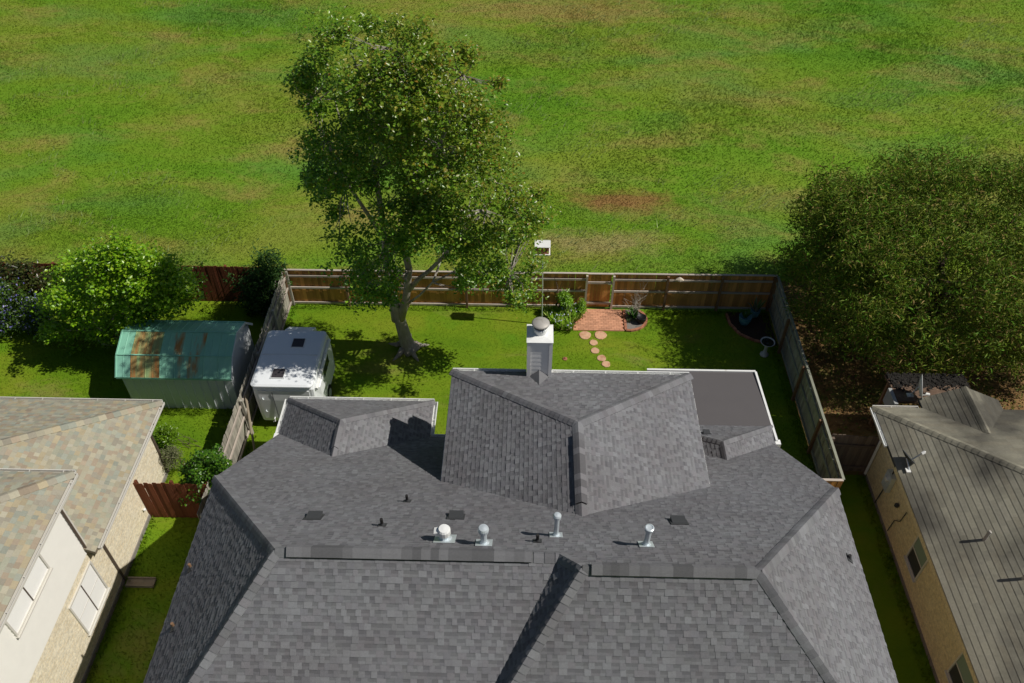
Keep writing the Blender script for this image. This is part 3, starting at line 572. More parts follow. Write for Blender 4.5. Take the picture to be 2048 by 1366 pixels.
build('hose_bib', MB().lathe([(0.05,0),(0.05,0.05),(0.02,0.07)], (-11.99,14.9,0.62), 10), M['white'], nbl)

# ------------------------------------------------------------------ right neighbour
nbr = thing('ochre_house', 'ochre walled house with stained brown shingle roof', 'house', (16,10,0))
rx, ry = 11.15, 17.94
rL = [(rx,ry,2.7),(15.5,12.68,4.70),(15.5,3.0,4.70),(rx,3.0,2.7)]; rB = [(rx,ry,2.7),(15.5,12.68,4.70),(20,12.68,4.70),(24.3,ry,2.7)]
gz = 3.28; gL = [(12.72,18.36,2.7),(13.99,18.36,gz),(13.99,16.3,gz),(12.72,17.0,2.7)]; gR = [(15.26,18.36,2.7),(15.26,17.0,2.7),(13.99,16.3,gz),(13.99,18.36,gz)]
dk = MB()
for f in (rL,rB,gL,gR): n = nrm(f); dk.prism([np.array(q)-n*0.004 for q in f], (0,0,-0.1))
build('roof_deck', dk, M['deck'], nbr)
BRN = [(1,1,1),(0.95,0.95,0.94),(1.05,1.05,1.03),(0.98,0.96,0.93),(0.9,0.9,0.9)]
sh = Shingler(0.175, (0.3,0.9), BRN, 0.010, 1.03, None, True)
for f in (rL,rB,gL,gR): sh.face(f)
sh.finish(nbr, M['shingle_right'])
BR2 = [(1.2,1.2,1.17),(1.1,1.1,1.07),(1.25,1.24,1.2)]
caps(nbr, rL[0], rL[1], nrm(rL), nrm(rB), M['shingle_right'], BR2, step=0.2, half=0.15); caps(nbr, (13.99,18.36,gz), (13.99,16.45,gz), nrm(gL), nrm(gR), M['shingle_right'], BR2, step=0.2, half=0.13)
build('wall', MB().box(11.5,20,3.0,17.4,0.12,2.66).prism([(12.9,18.2,2.0),(15.1,18.2,2.0),(15.1,18.2,2.75),(13.99,18.2,3.18),(12.9,18.2,2.75)], (0,-0.8,0)), M['ochre'], nbr)
build('foundation', MB().box(11.46,20,3.0,17.44,0,0.12), M['foundation'], nbr)
build('soffit', MB().box(rx+0.01,11.5,3.0,ry-0.04,2.52,2.56), M['ochre'], nbr)
build('fascia', MB().box(rx-0.012,rx+0.01,3.0,15.6,2.5,2.68), M['ochre'], nbr)
gutter((rx,16.4,2.69),(rx,ry,2.69),(-1,0,0), nbr, M['white'], 0.09); gutter((rx,ry,2.69),(12.6,ry,2.69),(0,1,0), nbr, M['trim'], 0.09)
downspout([(rx-0.05,17.2,2.6),(11.44,17.25,1.9),(11.44,17.25,0.15)], nbr, M['white'], 0.045)
wn = wall_window(nbr, 11.5, 12.92, 13.66, 0.85, 2.05, -1, [(0,1,M['screen'])], M['trim'], None); build('upper_sash', MB().box(11.465,11.478,12.93,13.65,1.42,2.04), M['paleglass'], wn); build('meeting_rail', MB().box(11.455,11.465,12.92,13.66,1.40,1.44), M['trim'], wn)
wn = wall_window(nbr, 11.5, 9.35, 10.15, 0.85, 2.05, -1, [(0,1,M['screen'])], M['trim'], None); build('upper_sash', MB().box(11.465,11.478,9.36,10.14,1.42,2.04), M['paleglass'], wn); build('meeting_rail', MB().box(11.455,11.465,9.35,10.15,1.40,1.44), M['trim'], wn)
mt = build('meter_box', MB().box(11.34,11.49,15.75,16.15,1.15,1.85), M['galv'], nbr); build('meter_dial', MB().tube([(11.34,15.95,1.6),(11.28,15.95,1.6)], 0.08, 12), M['dish'], mt); build('conduit', MB().tube([(11.42,15.95,1.86),(11.42,15.95,2.5)], 0.025, 6).tube([(11.44,16.02,1.15),(11.44,16.1,0.1)], 0.02, 6), M['dishdark'], mt)
build('wall_fixture', MB().lathe([(0.03,0),(0.07,0.02),(0.07,0.1),(0.02,0.13)], (11.43,15.1,1.35), 10), M['dishdark'], nbr); build('cable', MB().tube([(11.46,14.6,1.75),(11.46,14.66,1.2),(11.46,14.9,0.9),(11.46,14.95,0.25)], 0.014, 5), M['dishdark'], nbr)
nrL = nrm(rL)
for px, py in ((1968,1080),(2046,1158)):
    p = onplane(px,py,nrL,rL[0]); build('vent_pipe', MB().tube([p-(0,0,0.05),p+(0,0,0.36),p+(0.02,0,0.40)], 0.045, 10), M['capmetal'], nbr)
# lean-to behind the gable, strewn with black debris
pt = build('patio_roof', MB().prism([(12.15,18.42,2.5),(14.75,18.42,2.5),(14.75,19.75,2.38),(12.15,19.75,2.38)], (0,0,-0.1)), M['brown'], nbr)
for x in (12.3,14.6): build('patio_post', MB().box(x-0.05,x+0.05,19.5,19.6,0,2.29), M['post'], nbr)
build('fascia_board', MB().box(12.0,12.12,18.3,19.0,1.9,2.5), M['greywall'], nbr)
V = []; 
for k in range(900):
    x = 12.2+2.55*random.random(); y = 19.74-abs(random.gauss(0,0.33)); 
    if y < 18.6 or y > 19.74: continue
    zz = 2.5-(y-18.42)*0.09+0.01+0.05*random.random(); s_ = random.uniform(0.03,0.09); a = random.random()*6.3
    for t in (0,2.1,4.2): V.append((x+s_*math.cos(a+t), y+s_*math.sin(a+t), zz+random.uniform(-0.01,0.04)))
o = fast('roof_debris', V, np.arange(len(V)).reshape(-1,3), M['tar'], nbr, kind='stuff')
def dish(name, label, c, face, size, mount, m, armtip):
    t = thing(name, label, 'satellite dish', mount); c = np.array(c, float); f = np.array(face, float); f /= np.linalg.norm(f); a = np.cross(f,(0,0,1)); a /= np.linalg.norm(a); b = np.cross(a,f)
    vs = []; fs_ = []; nr, na = 4, 20
    for i in range(nr+1):
        r = i/nr
        for k in range(na): th = 2*math.pi*k/na; vs.append(c + (a*math.cos(th)*0.9 + b*math.sin(th))*r*size/2 + f*(r*r*0.12*size))
    base = len(vs)
    vs += [v - f*0.012 for v in vs]
    for i in range(nr):
        for k in range(na): q = (i*na+k, i*na+(k+1)%na, (i+1)*na+(k+1)%na, (i+1)*na+k); fs_.append(q); fs_.append(tuple(base+j for j in reversed(q)))
    for k in range(na): fs_.append((nr*na+k, nr*na+(k+1)%na, base+nr*na+(k+1)%na, base+nr*na+k))
    build('reflector', MB().add(vs, fs_), m, t, True)
    build('mast', MB().tube([np.array(mount), np.array(mount)+(c-np.array(mount))*0.5+np.array((0,0,0.0)), c-f*0.02], 0.022, 8), M['galv'], t)
    tip = np.array(armtip, float); build('feed_arm', MB().tube([c-b*size*0.45, tip], 0.022, 8), M['dish'], t); build('feed_horn', MB().tube([tip-f*0.02, tip-f*0.12+b*0.03], 0.05, 10), M['dish'], t); build('foot_plate', MB().box(mount[0]-0.1,mount[0]+0.1,mount[1]-0.08,mount[1]+0.08,mount[2]-0.02,mount[2]+0.02), M['dish'], t)
    return t
dish('satellite_dish', 'satellite dish with long pale arm at the ochre house eave above the meter box', (11.36,15.62,3.08), (0.70,0.25,0.66), 0.60, (11.42,15.35,2.83), M['dishdark'], (11.78,15.60,3.42))
dish('satellite_dish', 'white satellite dish standing behind the small gable of the ochre house', (12.72,18.62,2.98), (0.90,-0.28,0.30), 0.85, (12.62,18.7,2.5), M['dish'], (13.12,18.5,2.75))

# ------------------------------------------------------------------ fences
PK = {}
def picket_mesh(w, h, t, m, v):
    key = (w,h,t,m.name,v)
    if key not in PK:
        hh = h*(1+0.006*(v-1)); mb = MB().prism([(-w/2,0,0.03),(w/2,0,0.03),(w/2,0,hh-0.025),(w/2-0.025,0,hh),(-w/2+0.025,0,hh),(-w/2,0,hh-0.025)], (0,t,0)); me = bpy.data.meshes.new('picket'); me.from_pydata(mb.v, [], mb.f); me.materials.append(m); PK[key] = me
    return PK[key]
def fence(name, label, p0, p1, h, side, pm, rm, pom, rails, cap=True, gap=None, pw=0.14, spacing=2.4, cat='fence', ragged=0.0):
    """runs p0->p1 on the ground, side=+1/-1 says on which side (left of travel = +1) the rails are"""
    p0 = np.array((*p0,0.0)); p1 = np.array((*p1,0.0)); d = p1-p0; L = np.linalg.norm(d); d /= L; nn = np.array((-d[1],d[0],0))*side; rz = math.atan2(d[1],d[0])
    t = thing(name, label, cat, tuple((p0+p1)/2)); k = pw/2; cnt = 0
    while k < L:
        if gap is None or not (gap[0]-0.02 < k < gap[1]+0.02):
            q = p0+d*k - nn*(0.012+0.009*(cnt%2)); cnt += 1; v = random.randrange(4); o = new_obj('picket', picket_mesh(pw+0.006,h,0.018,pm,v), (q[0],q[1],random.uniform(-ragged,ragged) if ragged else 0.0), t); o.rotation_euler = (random.gauss(0,0.006), random.gauss(0,0.006), rz+random.gauss(0,0.012))
        k += pw
    segs = [(0,L)] if gap is None else [(0,gap[0]),(gap[1],L)]
    for a, b in segs:
        n = max(1, round((b-a)/spacing)); st = (b-a)/n
        for i in range(n):
            for z in rails:
                sag = random.gauss(0,0.008); build('rail', MB().obox(p0+d*(a+i*st+0.005)+nn*0.035+(0,0,z), p0+d*(a+(i+1)*st-0.005)+nn*0.035+(0,0,z+sag), 0.045, 0.085), rm, t)
        for i in range(n+1):
            if gap is not None and ((b == gap[0] and i == n) or (a == gap[1] and i == 0)): continue
            q = p0+d*(a+i*st)+nn*0.105; build('post', MB().box(q[0]-0.045,q[0]+0.045,q[1]-0.045,q[1]+0.045,0,h-0.03), pom, t)
        if cap:
            for i in range(n): build('cap_board', MB().obox(p0+d*(a+i*st+0.003)+nn*0.01+(0,0,h+0.016+random.gauss(0,0.004)), p0+d*(a+(i+1)*st-0.003)+nn*0.01+(0,0,h+0.016+random.gauss(0,0.004)), 0.085, 0.028), rm, t)
    return t
HF = 1.80
GA, GB = 2.37, 3.42
fence('wood_fence', 'stained cedar back fence between the lawn and the open field', (-9.72,25.52), (9.86,25.62), HF, -1, M['fencewarm'], M['rail'], M['post'], (0.12,0.92,1.52), gap=(GA+9.72,GB+9.72))
gt = thing('fence_gate', 'cedar gate set in the back fence at the brick patio', 'gate', ((GA+GB)/2,25.57,0))
k = GA+0.09
while k < GB-0.05:
    o = new_obj('picket', picket_mesh(0.132,1.74,0.018,M['fencewarm'],random.randrange(4)), (k,25.585,0.02), gt); k += 0.136
for z in (0.28,1.36): build('rail', MB().box(GA+0.04,GB-0.04,25.53,25.575,z-0.05,z+0.05), M['rail'], gt)
for x in (GA-0.01,GB+0.01): build('stile', MB().box(x-0.04,x+0.04,25.45,25.53,0.0,1.76), M['rail'], gt)
build('latch', MB().box(GB-0.2,GB-0.02,25.50,25.53,1.30,1.36), M['galv'], gt); build('cap_board', MB().box(GA-0.02,GB+0.02,25.53,25.62,1.79,1.82), M['rail'], gt)
fence('wood_fence', 'weathered grey side fence between the camper and the green roofed shed', (-9.72,14.0), (-9.72,25.45), HF, -1, M['fencegrey'], M['rail'], M['fencegrey'], (0.2,0.95,1.5), cap=False, ragged=0.02)
fence('wood_fence', 'shaded side fence with grey rails between the lawn and the leaf litter', (9.88,15.72), (9.88,25.56), HF, 1, M['fencegrey'], M['railgrey'], M['post'], (0.2,0.95,1.55))
fence('wood_fence', 'short fence return joining the house and the shaded side fence', (7.3,15.70), (9.86,15.70), HF, 1, M['fencewarm'], M['rail'], M['post'], (0.2,0.95,1.55), spacing=1.3)
fence('wood_fence', 'dull brown fence between the shaded side fence and the ochre house', (9.98,17.50), (11.46,17.40), 1.84, -1, M['fencedark'], M['fencedark'], M['fencedark'], (0.3,1.4), cap=False, spacing=1.4, ragged=0.03)
fence('wood_fence', 'red brown back fence behind the big light green bush', (-40,25.66), (-9.80,25.60), 1.86, 1, M['fencered'], M['fencered'], M['fencered'], (0.3,1.0,1.6), cap=False)
fence('wood_fence', 'red brown stained fence panel between the cream house and the grey fence', (-12.02,15.06), (-9.80,15.06), 1.83, 1, M['fencered'], M['fencered'], M['fencered'], (0.3,1.0,1.6), cap=False, spacing=1.1)
o = build('loose_board', MB().obox((-9.30,17.7,0.02),(-9.61,19.0,1.62),0.12,0.025,up=(1,0,0.2)), M['wood']); tag(o, 'loose weathered board leaning against the grey side fence', 'board')
o = build('loose_board', MB().obox((-9.36,16.5,0.02),(-9.60,16.15,1.1),0.10,0.025,up=(1,0,0.2)), M['wood']); tag(o, 'short loose board propped on the grey fence beside the round bush', 'board')
cl = MB(); 
V = []
for i in range(5):
    for j in range(9): th = 2*math.pi*j/9; r = (0.10,0.13,0.11,0.07,0.02)[i]*random.uniform(0.8,1.2); V.append((6.02+r*1.3*math.cos(th), 25.55+r*0.8*math.sin(th), 1.53+i*0.045))
o = build('cloth', MB().add(V, [(i*9+j,i*9+(j+1)%9,(i+1)*9+(j+1)%9,(i+1)*9+j) for i in range(4) for j in range(9)]+[tuple(range(36,45))]), M['cloth']); tag(o, 'pale crumpled cloth lying on the upper rail of the cedar back fence', 'cloth')

# ------------------------------------------------------------------ patio, stones, beds, pots
pat = MB().box(1.86,3.86,24.18,25.46,0.0,0.02); pt = build('brick_patio', pat, M['edging']); pt['kind'] = 'structure'
bw, bh = 0.205, 0.105; me_p = {}
def paver(w, h, x, y):
    key = (round(w,3), round(h,3))
    if key not in me_p:
        a, b = w/2-0.0025, h/2-0.0025; mb = MB().add([(-a,-b,0),(a,-b,0),(a,b,0),(-a,b,0),(-a,-b,0.03),(a,-b,0.03),(a,b,0.03),(-a,b,0.03),(-a+.006,-b+.006,0.035),(a-.006,-b+.006,0.035),(a-.006,b-.006,0.035),(-a+.006,b-.006,0.035)],[(0,1,5,4),(1,2,6,5),(2,3,7,6),(3,0,4,7),(4,5,9,8),(5,6,10,9),(6,7,11,10),(7,4,8,11),(8,9,10,11)]); me = bpy.data.meshes.new('paver'); me.from_pydata(mb.v,[],mb.f); me.materials.append(M['paver']); me_p[key] = me
    o = new_obj('paver', me_p[key], (x,y,0.012+random.uniform(0,0.005)), pt); o.rotation_euler = (random.gauss(0,0.006),random.gauss(0,0.006),random.gauss(0,0.012))
y = 24.24; r = 0
while y < 25.44:
    x = 1.95 + (0.1 if r % 2 else 0)
    while x < 3.84:
        if not (x < 2.35 and y > 24.55 + (x-1.95)*1.2): paver(bw, bh, x, y)
        x += bw
    y += bh; r += 1
for i, (px, py, r) in enumerate(((1170,671,0.235),(1201,671,0.24),(1187,686,0.16),(1190,702,0.165),(1203,717,0.175),(1212,729,0.165))):
    c = atz(px,py,0.0); mb = MB(); vs = []; n = 14
    for z, q in ((0.0,1.0),(0.03,1.0),(0.038,0.93)):
        for k in range(n): t = 2*math.pi*k/n; rr = r*q*(1+0.04*math.sin(3*t+i)+0.03*math.sin(5*t+2*i)); vs.append((c[0]+rr*math.cos(t), c[1]+rr*math.sin(t), z))
    mb.add(vs, [(j*n+k,j*n+(k+1)%n,(j+1)*n+(k+1)%n,(j+1)*n+k) for j in range(2) for k in range(n)]+[tuple(2*n+k for k in range(n))])
    o = build('stepping_stone', mb, M['stone']); big = i < 2
    tag(o, ('larger round terracotta stepping stone at the patio edge on the lily bed side', 'larger round terracotta stepping stone at the patio edge on the gravel bed side', 'small terracotta stepping stone next to the two larger ones at the patio', 'small terracotta stepping stone, second small one from the patio', 'small terracotta stepping stone, third small one from the patio', 'small terracotta stepping stone closest to the house roof edge')[i], 'stepping stone', 'stepping stones between patio and house')
def edging(parent, pts, closed=False, L=0.2, w=0.1, h=0.09):
    acc = []
    for a, b in zip(pts, pts[1:] + ([pts[0]] if closed else [])):
        a = np.array(a, float); b = np.array(b, float); n = max(1, round(np.linalg.norm(b-a)/L))
        for i in range(n):
            q = a+(b-a)*((i+0.5)/n); o = new_obj('brick', edge_mesh, (q[0],q[1],0.0), parent); o.rotation_euler = (0,0,math.atan2(b[1]-a[1],b[0]-a[0])+random.gauss(0,0.05))
mb = MB().box(-0.095,0.095,-0.048,0.048,0,0.085); edge_mesh = bpy.data.meshes.new('brick'); edge_mesh.from_pydata(mb.v,[],mb.f); edge_mesh.materials.append(M['edging'])
def bed(name, label, poly, m, edge):
    t = thing(name, label, 'flower bed', (sum(p[0] for p in poly)/len(poly), sum(p[1] for p in poly)/len(poly), 0)); mb = MB().prism([(p[0],p[1],0.0) for p in poly], (0,0,0.035)); build('soil', mb, m, t); edging(t, edge); return t
arc = [(4.02+0.80*math.sin(t)*1.0, 24.87-0.68*math.cos(t)) for t in np.linspace(0.15,2.6,11)]
rb = [(3.97,24.22)]+arc+[(3.97,25.44)]
bed('flower_bed', 'small rounded gravel bed edged with bricks beside the patio', rb, M['gravel'], [(3.95,25.42),(3.95,24.2)]+arc)
lb = [(0.75,25.4),(0.8,24.75),(1.15,24.3),(1.8,24.16),(1.86,24.5),(2.1,24.9),(2.3,25.4)]
bed('flower_bed', 'planting bed full of lily clumps left of the patio gate', lb, M['mulch'], [(0.78,24.75),(1.15,24.32),(1.8,24.18)])
cb_ = [(9.8,25.4),(8.1,25.4),(8.15,24.7),(8.45,24.1),(8.95,23.75),(9.8,23.5)]
bed('flower_bed', 'shaded corner bed with curved brick edging and blue pots', cb_, M['mulch'], [(8.1,25.3),(8.15,24.7),(8.45,24.1),(8.95,23.75),(9.7,23.5)])
def pot(name, label, c, r, h, m):
    t = thing(name, label, 'pot', c); build('vessel', MB().lathe([(r*0.62,0.0),(r*0.85,h*0.35),(r,h*0.72),(r*0.9,h*0.92),(r,h),(r*0.88,h),(r*0.82,h*0.9)], c, 18), m, t, True); build('soil', MB().lathe([(r*0.83,h*0.86),(r*0.5,h*0.89),(0.02,h*0.9)], c, 14), M['mulch'], t); return t
pot('flower_pot', 'black pot standing in the rounded gravel bed', (4.58,24.7,0.036), 0.2, 0.3, M['blackpot'])
pot('flower_pot', 'wide blue glazed pot at the front of the corner bed', (8.72,24.72,0.036), 0.26, 0.42, M['bluepot']); pot('flower_pot', 'smaller blue pot near the fence in the corner bed', (9.2,25.15,0.036), 0.2, 0.40, M['bluepot'])
bb = thing('bird_bath', 'pale stone bird bath in the shade of the side fence', 'bird bath', (9.2,23.0,0))
build('pedestal', MB().lathe([(0.17,0.0),(0.16,0.05),(0.08,0.12),(0.06,0.3),(0.07,0.5),(0.11,0.58)], (9.2,23.0,0.006), 16), M['stonewhite'], bb, True); build('basin', MB().lathe([(0.10,0.57),(0.24,0.64),(0.28,0.70),(0.26,0.70),(0.22,0.655)], (9.2,23.0,0.006), 20), M['stonewhite'], bb, True); build('water', MB().lathe([(0.02,0.672),(0.235,0.674)], (9.2,23.0,0.006), 20), M['water'], bb)
# bird house on a pole
bx, by = 0.60, 24.52
bh_ = thing('bird_house', 'white bird house on a tall pole beside the back fence', 'bird house', (bx,by,0))
build('pole', MB().tube([(bx,by,0),(bx-0.02,by,2.0),(bx-0.07,by,3.72)], 0.022, 8), M['galv'], bh_); xq, zq = bx-0.07, 3.7
build('box', MB().box(xq-0.24,xq+0.24,by-0.17,by+0.17,zq,zq+0.34), M['edging'], bh_)
rf = MB(); rf.prism([(xq-0.29,by-0.23,zq+0.33),(xq-0.29,by,zq+0.47),(xq-0.29,by+0.23,zq+0.33),(xq-0.29,by+0.23,zq+0.35),(xq-0.29,by,zq+0.49),(xq-0.29,by-0.23,zq+0.35)], (0.58,0,0)); build('roof', rf, M['white'], bh_)
build('perch_floor', MB().box(xq-0.29,xq+0.29,by-0.22,by+0.22,zq-0.03,zq-0.001), M['white'], bh_)
for q in (-0.13,0.13): build('entrance_hole', MB().tube([(xq+q,by-0.171,zq+0.16),(xq+q,by-0.176,zq+0.16)], 0.035, 10), M['black'], bh_)
sp = build('sprinkler_head', MB().lathe([(0.09,0.0),(0.09,0.03),(0.03,0.05),(0.025,0.09)], tuple(atz(1130,718,0.006)), 10), M['edging']); tag(sp, 'small rusty sprinkler head on the open lawn near the chimney', 'sprinkler')

# ------------------------------------------------------------------ green roofed metal shed
sd_ = thing('garden_shed', 'grey metal garden shed with rusty green gambrel roof', 'shed', (-12.3,21.0,0)); X0, X1 = -14.28, -10.22
prof = [(19.58,1.74),(20.12,2.30),(21.0,2.62),(21.88,2.30),(22.42,1.74)]
w0, w1 = X0+0.1, X1-0.1
gab = [(19.72,0.0),(22.28,0.0),(22.28,1.78),(21.84,2.24),(21.0,2.54),(20.16,2.24),(19.72,1.78)]
for x, s_ in ((w0,1),(w1,-1)): build('gable_wall', MB().prism([(x,y,z) for y, z in gab], (s_*0.02,0,0)), M['shedwall'], sd_)
def ribbed(x0, x1, y, z0, z1, out, step=0.29):
    n = int(round((x1-x0)/step)); 
    for i in range(n):
        a, b = x0+(x1-x0)*i/n, x0+(x1-x0)*(i+1)/n; build('wall_panel', MB().add([(a,y,z0),(a+0.03,y+out*0.022,z0),(a+0.06,y,z0),(b,y,z0),(a,y,z1),(a+0.03,y+out*0.022,z1),(a+0.06,y,z1),(b,y,z1),(a,y-out*0.02,z0),(b,y-out*0.02,z0),(a,y-out*0.02,z1),(b,y-out*0.02,z1)], [(0,1,5,4),(1,2,6,5),(2,3,7,6),(8,10,11,9),(4,5,6,7,11,10)]), M['shedwall'], sd_)
ribbed(w0+0.021, w1-0.021, 19.72, 0.0, 1.76, -1); ribbed(w0+0.021, w1-0.021, 22.28, 0.0, 1.76, 1)
nP = 8
for i in range(nP):
    a, b = X0+(X1-X0)*i/nP, X0+(X1-X0)*(i+1)/nP
    for j in range(4):
        (ya,za),(yb,zb) = prof[j], prof[j+1]; m = M['shedgreen']
        if j < 2 and i in (2,3,4,5): m = M['shedrust'] if i == 2 else M['shedrust2']
        if j < 2 and i == 1: m = M['shedrust'] if j == 0 else M['shedgreen']
        if (j, i) == (0, 1): m = M['shedrust']
        if (j, i) == (1, 1): m = M['shedrust']
        mb = MB(); q = 0.012
        nn = np.array((0,-(zb-za),yb-ya)); nn = nn/np.linalg.norm(nn)
        pa, pb = np.array((0,ya,za)), np.array((0,yb,zb)); 
        xs = [(a,0),(a+0.02,0.022),(a+0.04,0.0),((a+b)/2-0.02,0.0),((a+b)/2,0.010),((a+b)/2+0.02,0.0),(b-0.001,0.0)]
        vs = [pa+(x,0,0)+nn*h for x,h in xs]+[pb+(x,0,0)+nn*h for x,h in xs]; n7 = len(xs)
        mb.add(vs, [(k,k+1,n7+k+1,n7+k) for k in range(n7-1)]); lowv = [pa+(a,0,0)-nn*q, pa+(b-0.001,0,0)-nn*q, pb+(b-0.001,0,0)-nn*q, pb+(a,0,0)-nn*q]; mb.add(lowv, [(3,2,1,0)])
        build('roof_panel', mb, m, sd_)
for j, w_ in ((1,0.05),(2,0.06),(3,0.05)): build('ridge_trim', MB().obox((X0-0.005,prof[j][0],prof[j][1]+0.015),(X1+0.005,prof[j][0],prof[j][1]+0.015),w_,0.02), M['shedgreen'], sd_)
for j in range(4):
    for x in (X0-0.01, X1+0.01): build('rake_trim', MB().obox((x,prof[j][0],prof[j][1]-0.03),(x,prof[j+1][0],prof[j+1][1]-0.03),0.02,0.08), M['shedgreen'] if x < -12 else M['shedwall'], sd_)
build('eave_trim', MB().box(X0,X1,19.575,19.60,1.66,1.735), M['shedgreen'], sd_)

# ------------------------------------------------------------------ camper trailer
cp = thing('camper_trailer', 'small white camper trailer parked by the grey fence', 'trailer', (-8.25,20.3,0))
side = [(18.98,0.30),(18.92,0.75),(18.88,1.5),(18.90,2.02),(19.02,2.16),(19.5,2.22),(20.5,2.26),(21.2,2.22),(21.55,2.12),(21.68,1.9),(21.72,1.2),(21.66,0.30)]
def loop(x, inset): 
    cy, cz_ = 20.3, 1.25; return [(x, cy+(y-cy)*(1-inset), cz_+(z-cz_)*(1-inset)) for y, z in side]
xs = [(-9.28,0.05),(-9.25,0.015),(-9.18,0.0),(-8.22,-0.006),(-7.27,0.0),(-7.2,0.015),(-7.17,0.05)]
vs = []; 
for x, i in xs: vs += loop(x, i)
n = len(side); fs_ = [(i*n+k,(i+1)*n+k,(i+1)*n+(k+1)%n,i*n+(k+1)%n) for i in range(len(xs)-1) for k in range(n)] + [tuple(range(n)), tuple((len(xs)-1)*n+k for k in reversed(range(n)))]
build('body', MB().add(vs, fs_), M['campertop'], cp)
lid = []
for cx_, cy2, a0 in ((-7.34,21.42,0),(-9.14,21.42,90),(-9.14,18.98,180),(-7.34,18.98,270)):
    for k in range(6): t_ = math.radians(a0+18*k); lid.append((cx_+0.16*math.cos(t_), cy2+0.16*math.sin(t_)))
lv = [(x,y,2.17) for x,y in lid]+[(x,y,2.215) for x,y in lid]+[(-8.24+(x+8.24)*0.93,20.2+(y-20.2)*0.95,2.262) for x,y in lid]+[(-8.24+(x+8.24)*0.4,20.2+(y-20.2)*0.6,2.29) for x,y in lid]; nl = len(lid)
build('roof_lid', MB().add(lv, [(j*nl+k,j*nl+(k+1)%nl,(j+1)*nl+(k+1)%nl,(j+1)*nl+k) for j in range(3) for k in range(nl)]+[tuple(3*nl+k for k in range(nl)), tuple(range(nl-1,-1,-1))]), M['campertop'], cp)
build('roof_seam', MB().box(-9.2,-7.28,20.28,20.31,2.25,2.296), M['camperside'], cp)
build('nose_cap', MB().prism([(-8.76,21.5,1.6),(-8.76,21.5,2.13),(-8.76,21.75,2.10),(-8.70,22.02,1.98),(-8.70,22.05,1.6)], (0.98,0,0)), M['campertop'], cp)
for x, y in ((-8.42,19.35),(-8.05,20.85)):
    h = build('roof_hatch', MB().box(x-0.2,x+0.2,y-0.2,y+0.2,2.19,2.335), M['hatch'], cp); build('hatch_rim', MB().box(x-0.23,x+0.23,y-0.23,y-0.201,2.18,2.318).box(x-0.23,x+0.23,y+0.201,y+0.23,2.18,2.318).box(x-0.23,x-0.201,y-0.2,y+0.2,2.18,2.318).box(x+0.201,x+0.23,y-0.2,y+0.2,2.18,2.318), M['camperside'], h)
build('front_panel', MB().prism([(-9.1,18.875,0.55),(-9.1,18.845,1.5),(-9.1,18.868,1.95),(-9.1,18.92,1.95),(-9.1,18.93,0.55)], (1.75,0,0)), M['camperside'], cp)
build('panel_joint', MB().box(-8.62,-8.605,18.832,18.85,0.6,1.9), M['dishdark'], cp)
for z in (1.62,1.0): build('latch', MB().tube([(-8.98,18.85,z),(-8.98,18.80,z),(-8.93,18.80,z-0.04)], 0.018, 6), M['galv'], cp)
build('grab_handle', MB().tube([(-8.75,18.86,0.62),(-8.75,18.78,0.62),(-8.75,18.77,0.50),(-8.82,18.78,0.46)], 0.022, 8), M['white'], cp)
build('awning_roll', MB().tube([(-7.12,19.0,1.95),(-7.10,20.2,1.98),(-7.12,21.4,1.95)], 0.06, 10), M['white'], cp)
build('side_fairing', MB().prism([(-7.24,18.93,1.4),(-7.24,18.93,2.0),(-7.02,19.15,1.9),(-7.02,19.2,1.4)], (0.0,0.5,0)), M['campertop'], cp)
build('side_window', MB().box(-7.175,-7.15,20.2,21.0,1.25,1.75), M['glass'], cp)
for x in (-7.22,-9.24):
    wh = build('wheel', MB().tube([(x-0.08,20.35,0.3),(x+0.08,20.35,0.3)], 0.3, 18), M['black'], cp); build('rim', MB().tube([(x+(0.081 if x > -8 else -0.081),20.35,0.3),(x+(0.09 if x > -8 else -0.09),20.35,0.3)], 0.17, 14), M['galv'], wh)
build('chassis', MB().box(-9.0,-7.5,19.1,21.5,0.22,0.36).obox((-8.25,21.5,0.3),(-8.25,22.8,0.3),0.1,0.1), M['black'], cp); build('jack', MB().tube([(-8.25,22.65,0.006),(-8.25,22.65,0.55)], 0.03, 8), M['galv'], cp)

# ------------------------------------------------------------------ trees and plants
def leafcloud(P, size, aspect, cols, up=0.5, jitter=0.35, fold=0.25, droop=None):
    """leaf blades as folded diamonds at points P (n,3); cols (n,3)"""
    n = len(P); nrmv = rng.normal(size=(n,3)); nrmv[:,2] = np.abs(nrmv[:,2])+up*2; nrmv /= np.linalg.norm(nrmv,axis=1,keepdims=True)
    t = rng.normal(size=(n,3)) if droop is None else rng.normal(size=(n,3))*0.6+np.array(droop)
    t -= nrmv*np.sum(t*nrmv,1,keepdims=True); t /= np.linalg.norm(t,axis=1,keepdims=True); b = np.cross(nrmv,t)
    s = (size*rng.uniform(1-jitter,1+jitter,n))[:,None]
    V = np.stack([P, P+t*s*0.5+b*s*aspect*0.5+nrmv*s*fold*0.3, P+t*s-nrmv*s*fold*0.4, P+t*s*0.5-b*s*aspect*0.5+nrmv*s*fold*0.3],1).reshape(-1,3)
    i = np.arange(n)*4; F = np.concatenate([np.stack([i,i+1,i+2],1), np.stack([i,i+2,i+3],1)]); C = np.repeat(cols,4,axis=0); return V, F, C
def palette(n, cs, wts, jit=0.18):
    k = rng.choice(len(cs), n, p=np.array(wts)/sum(wts)); c = np.array(cs)[k]; return np.clip(c*rng.uniform(1-jit,1+jit,(n,1)),0,1)
def twigs(anchors, k, spread):
    A = np.repeat(np.array(anchors), k, axis=0); return A + rng.normal(0,1,A.shape)*np.array(spread)
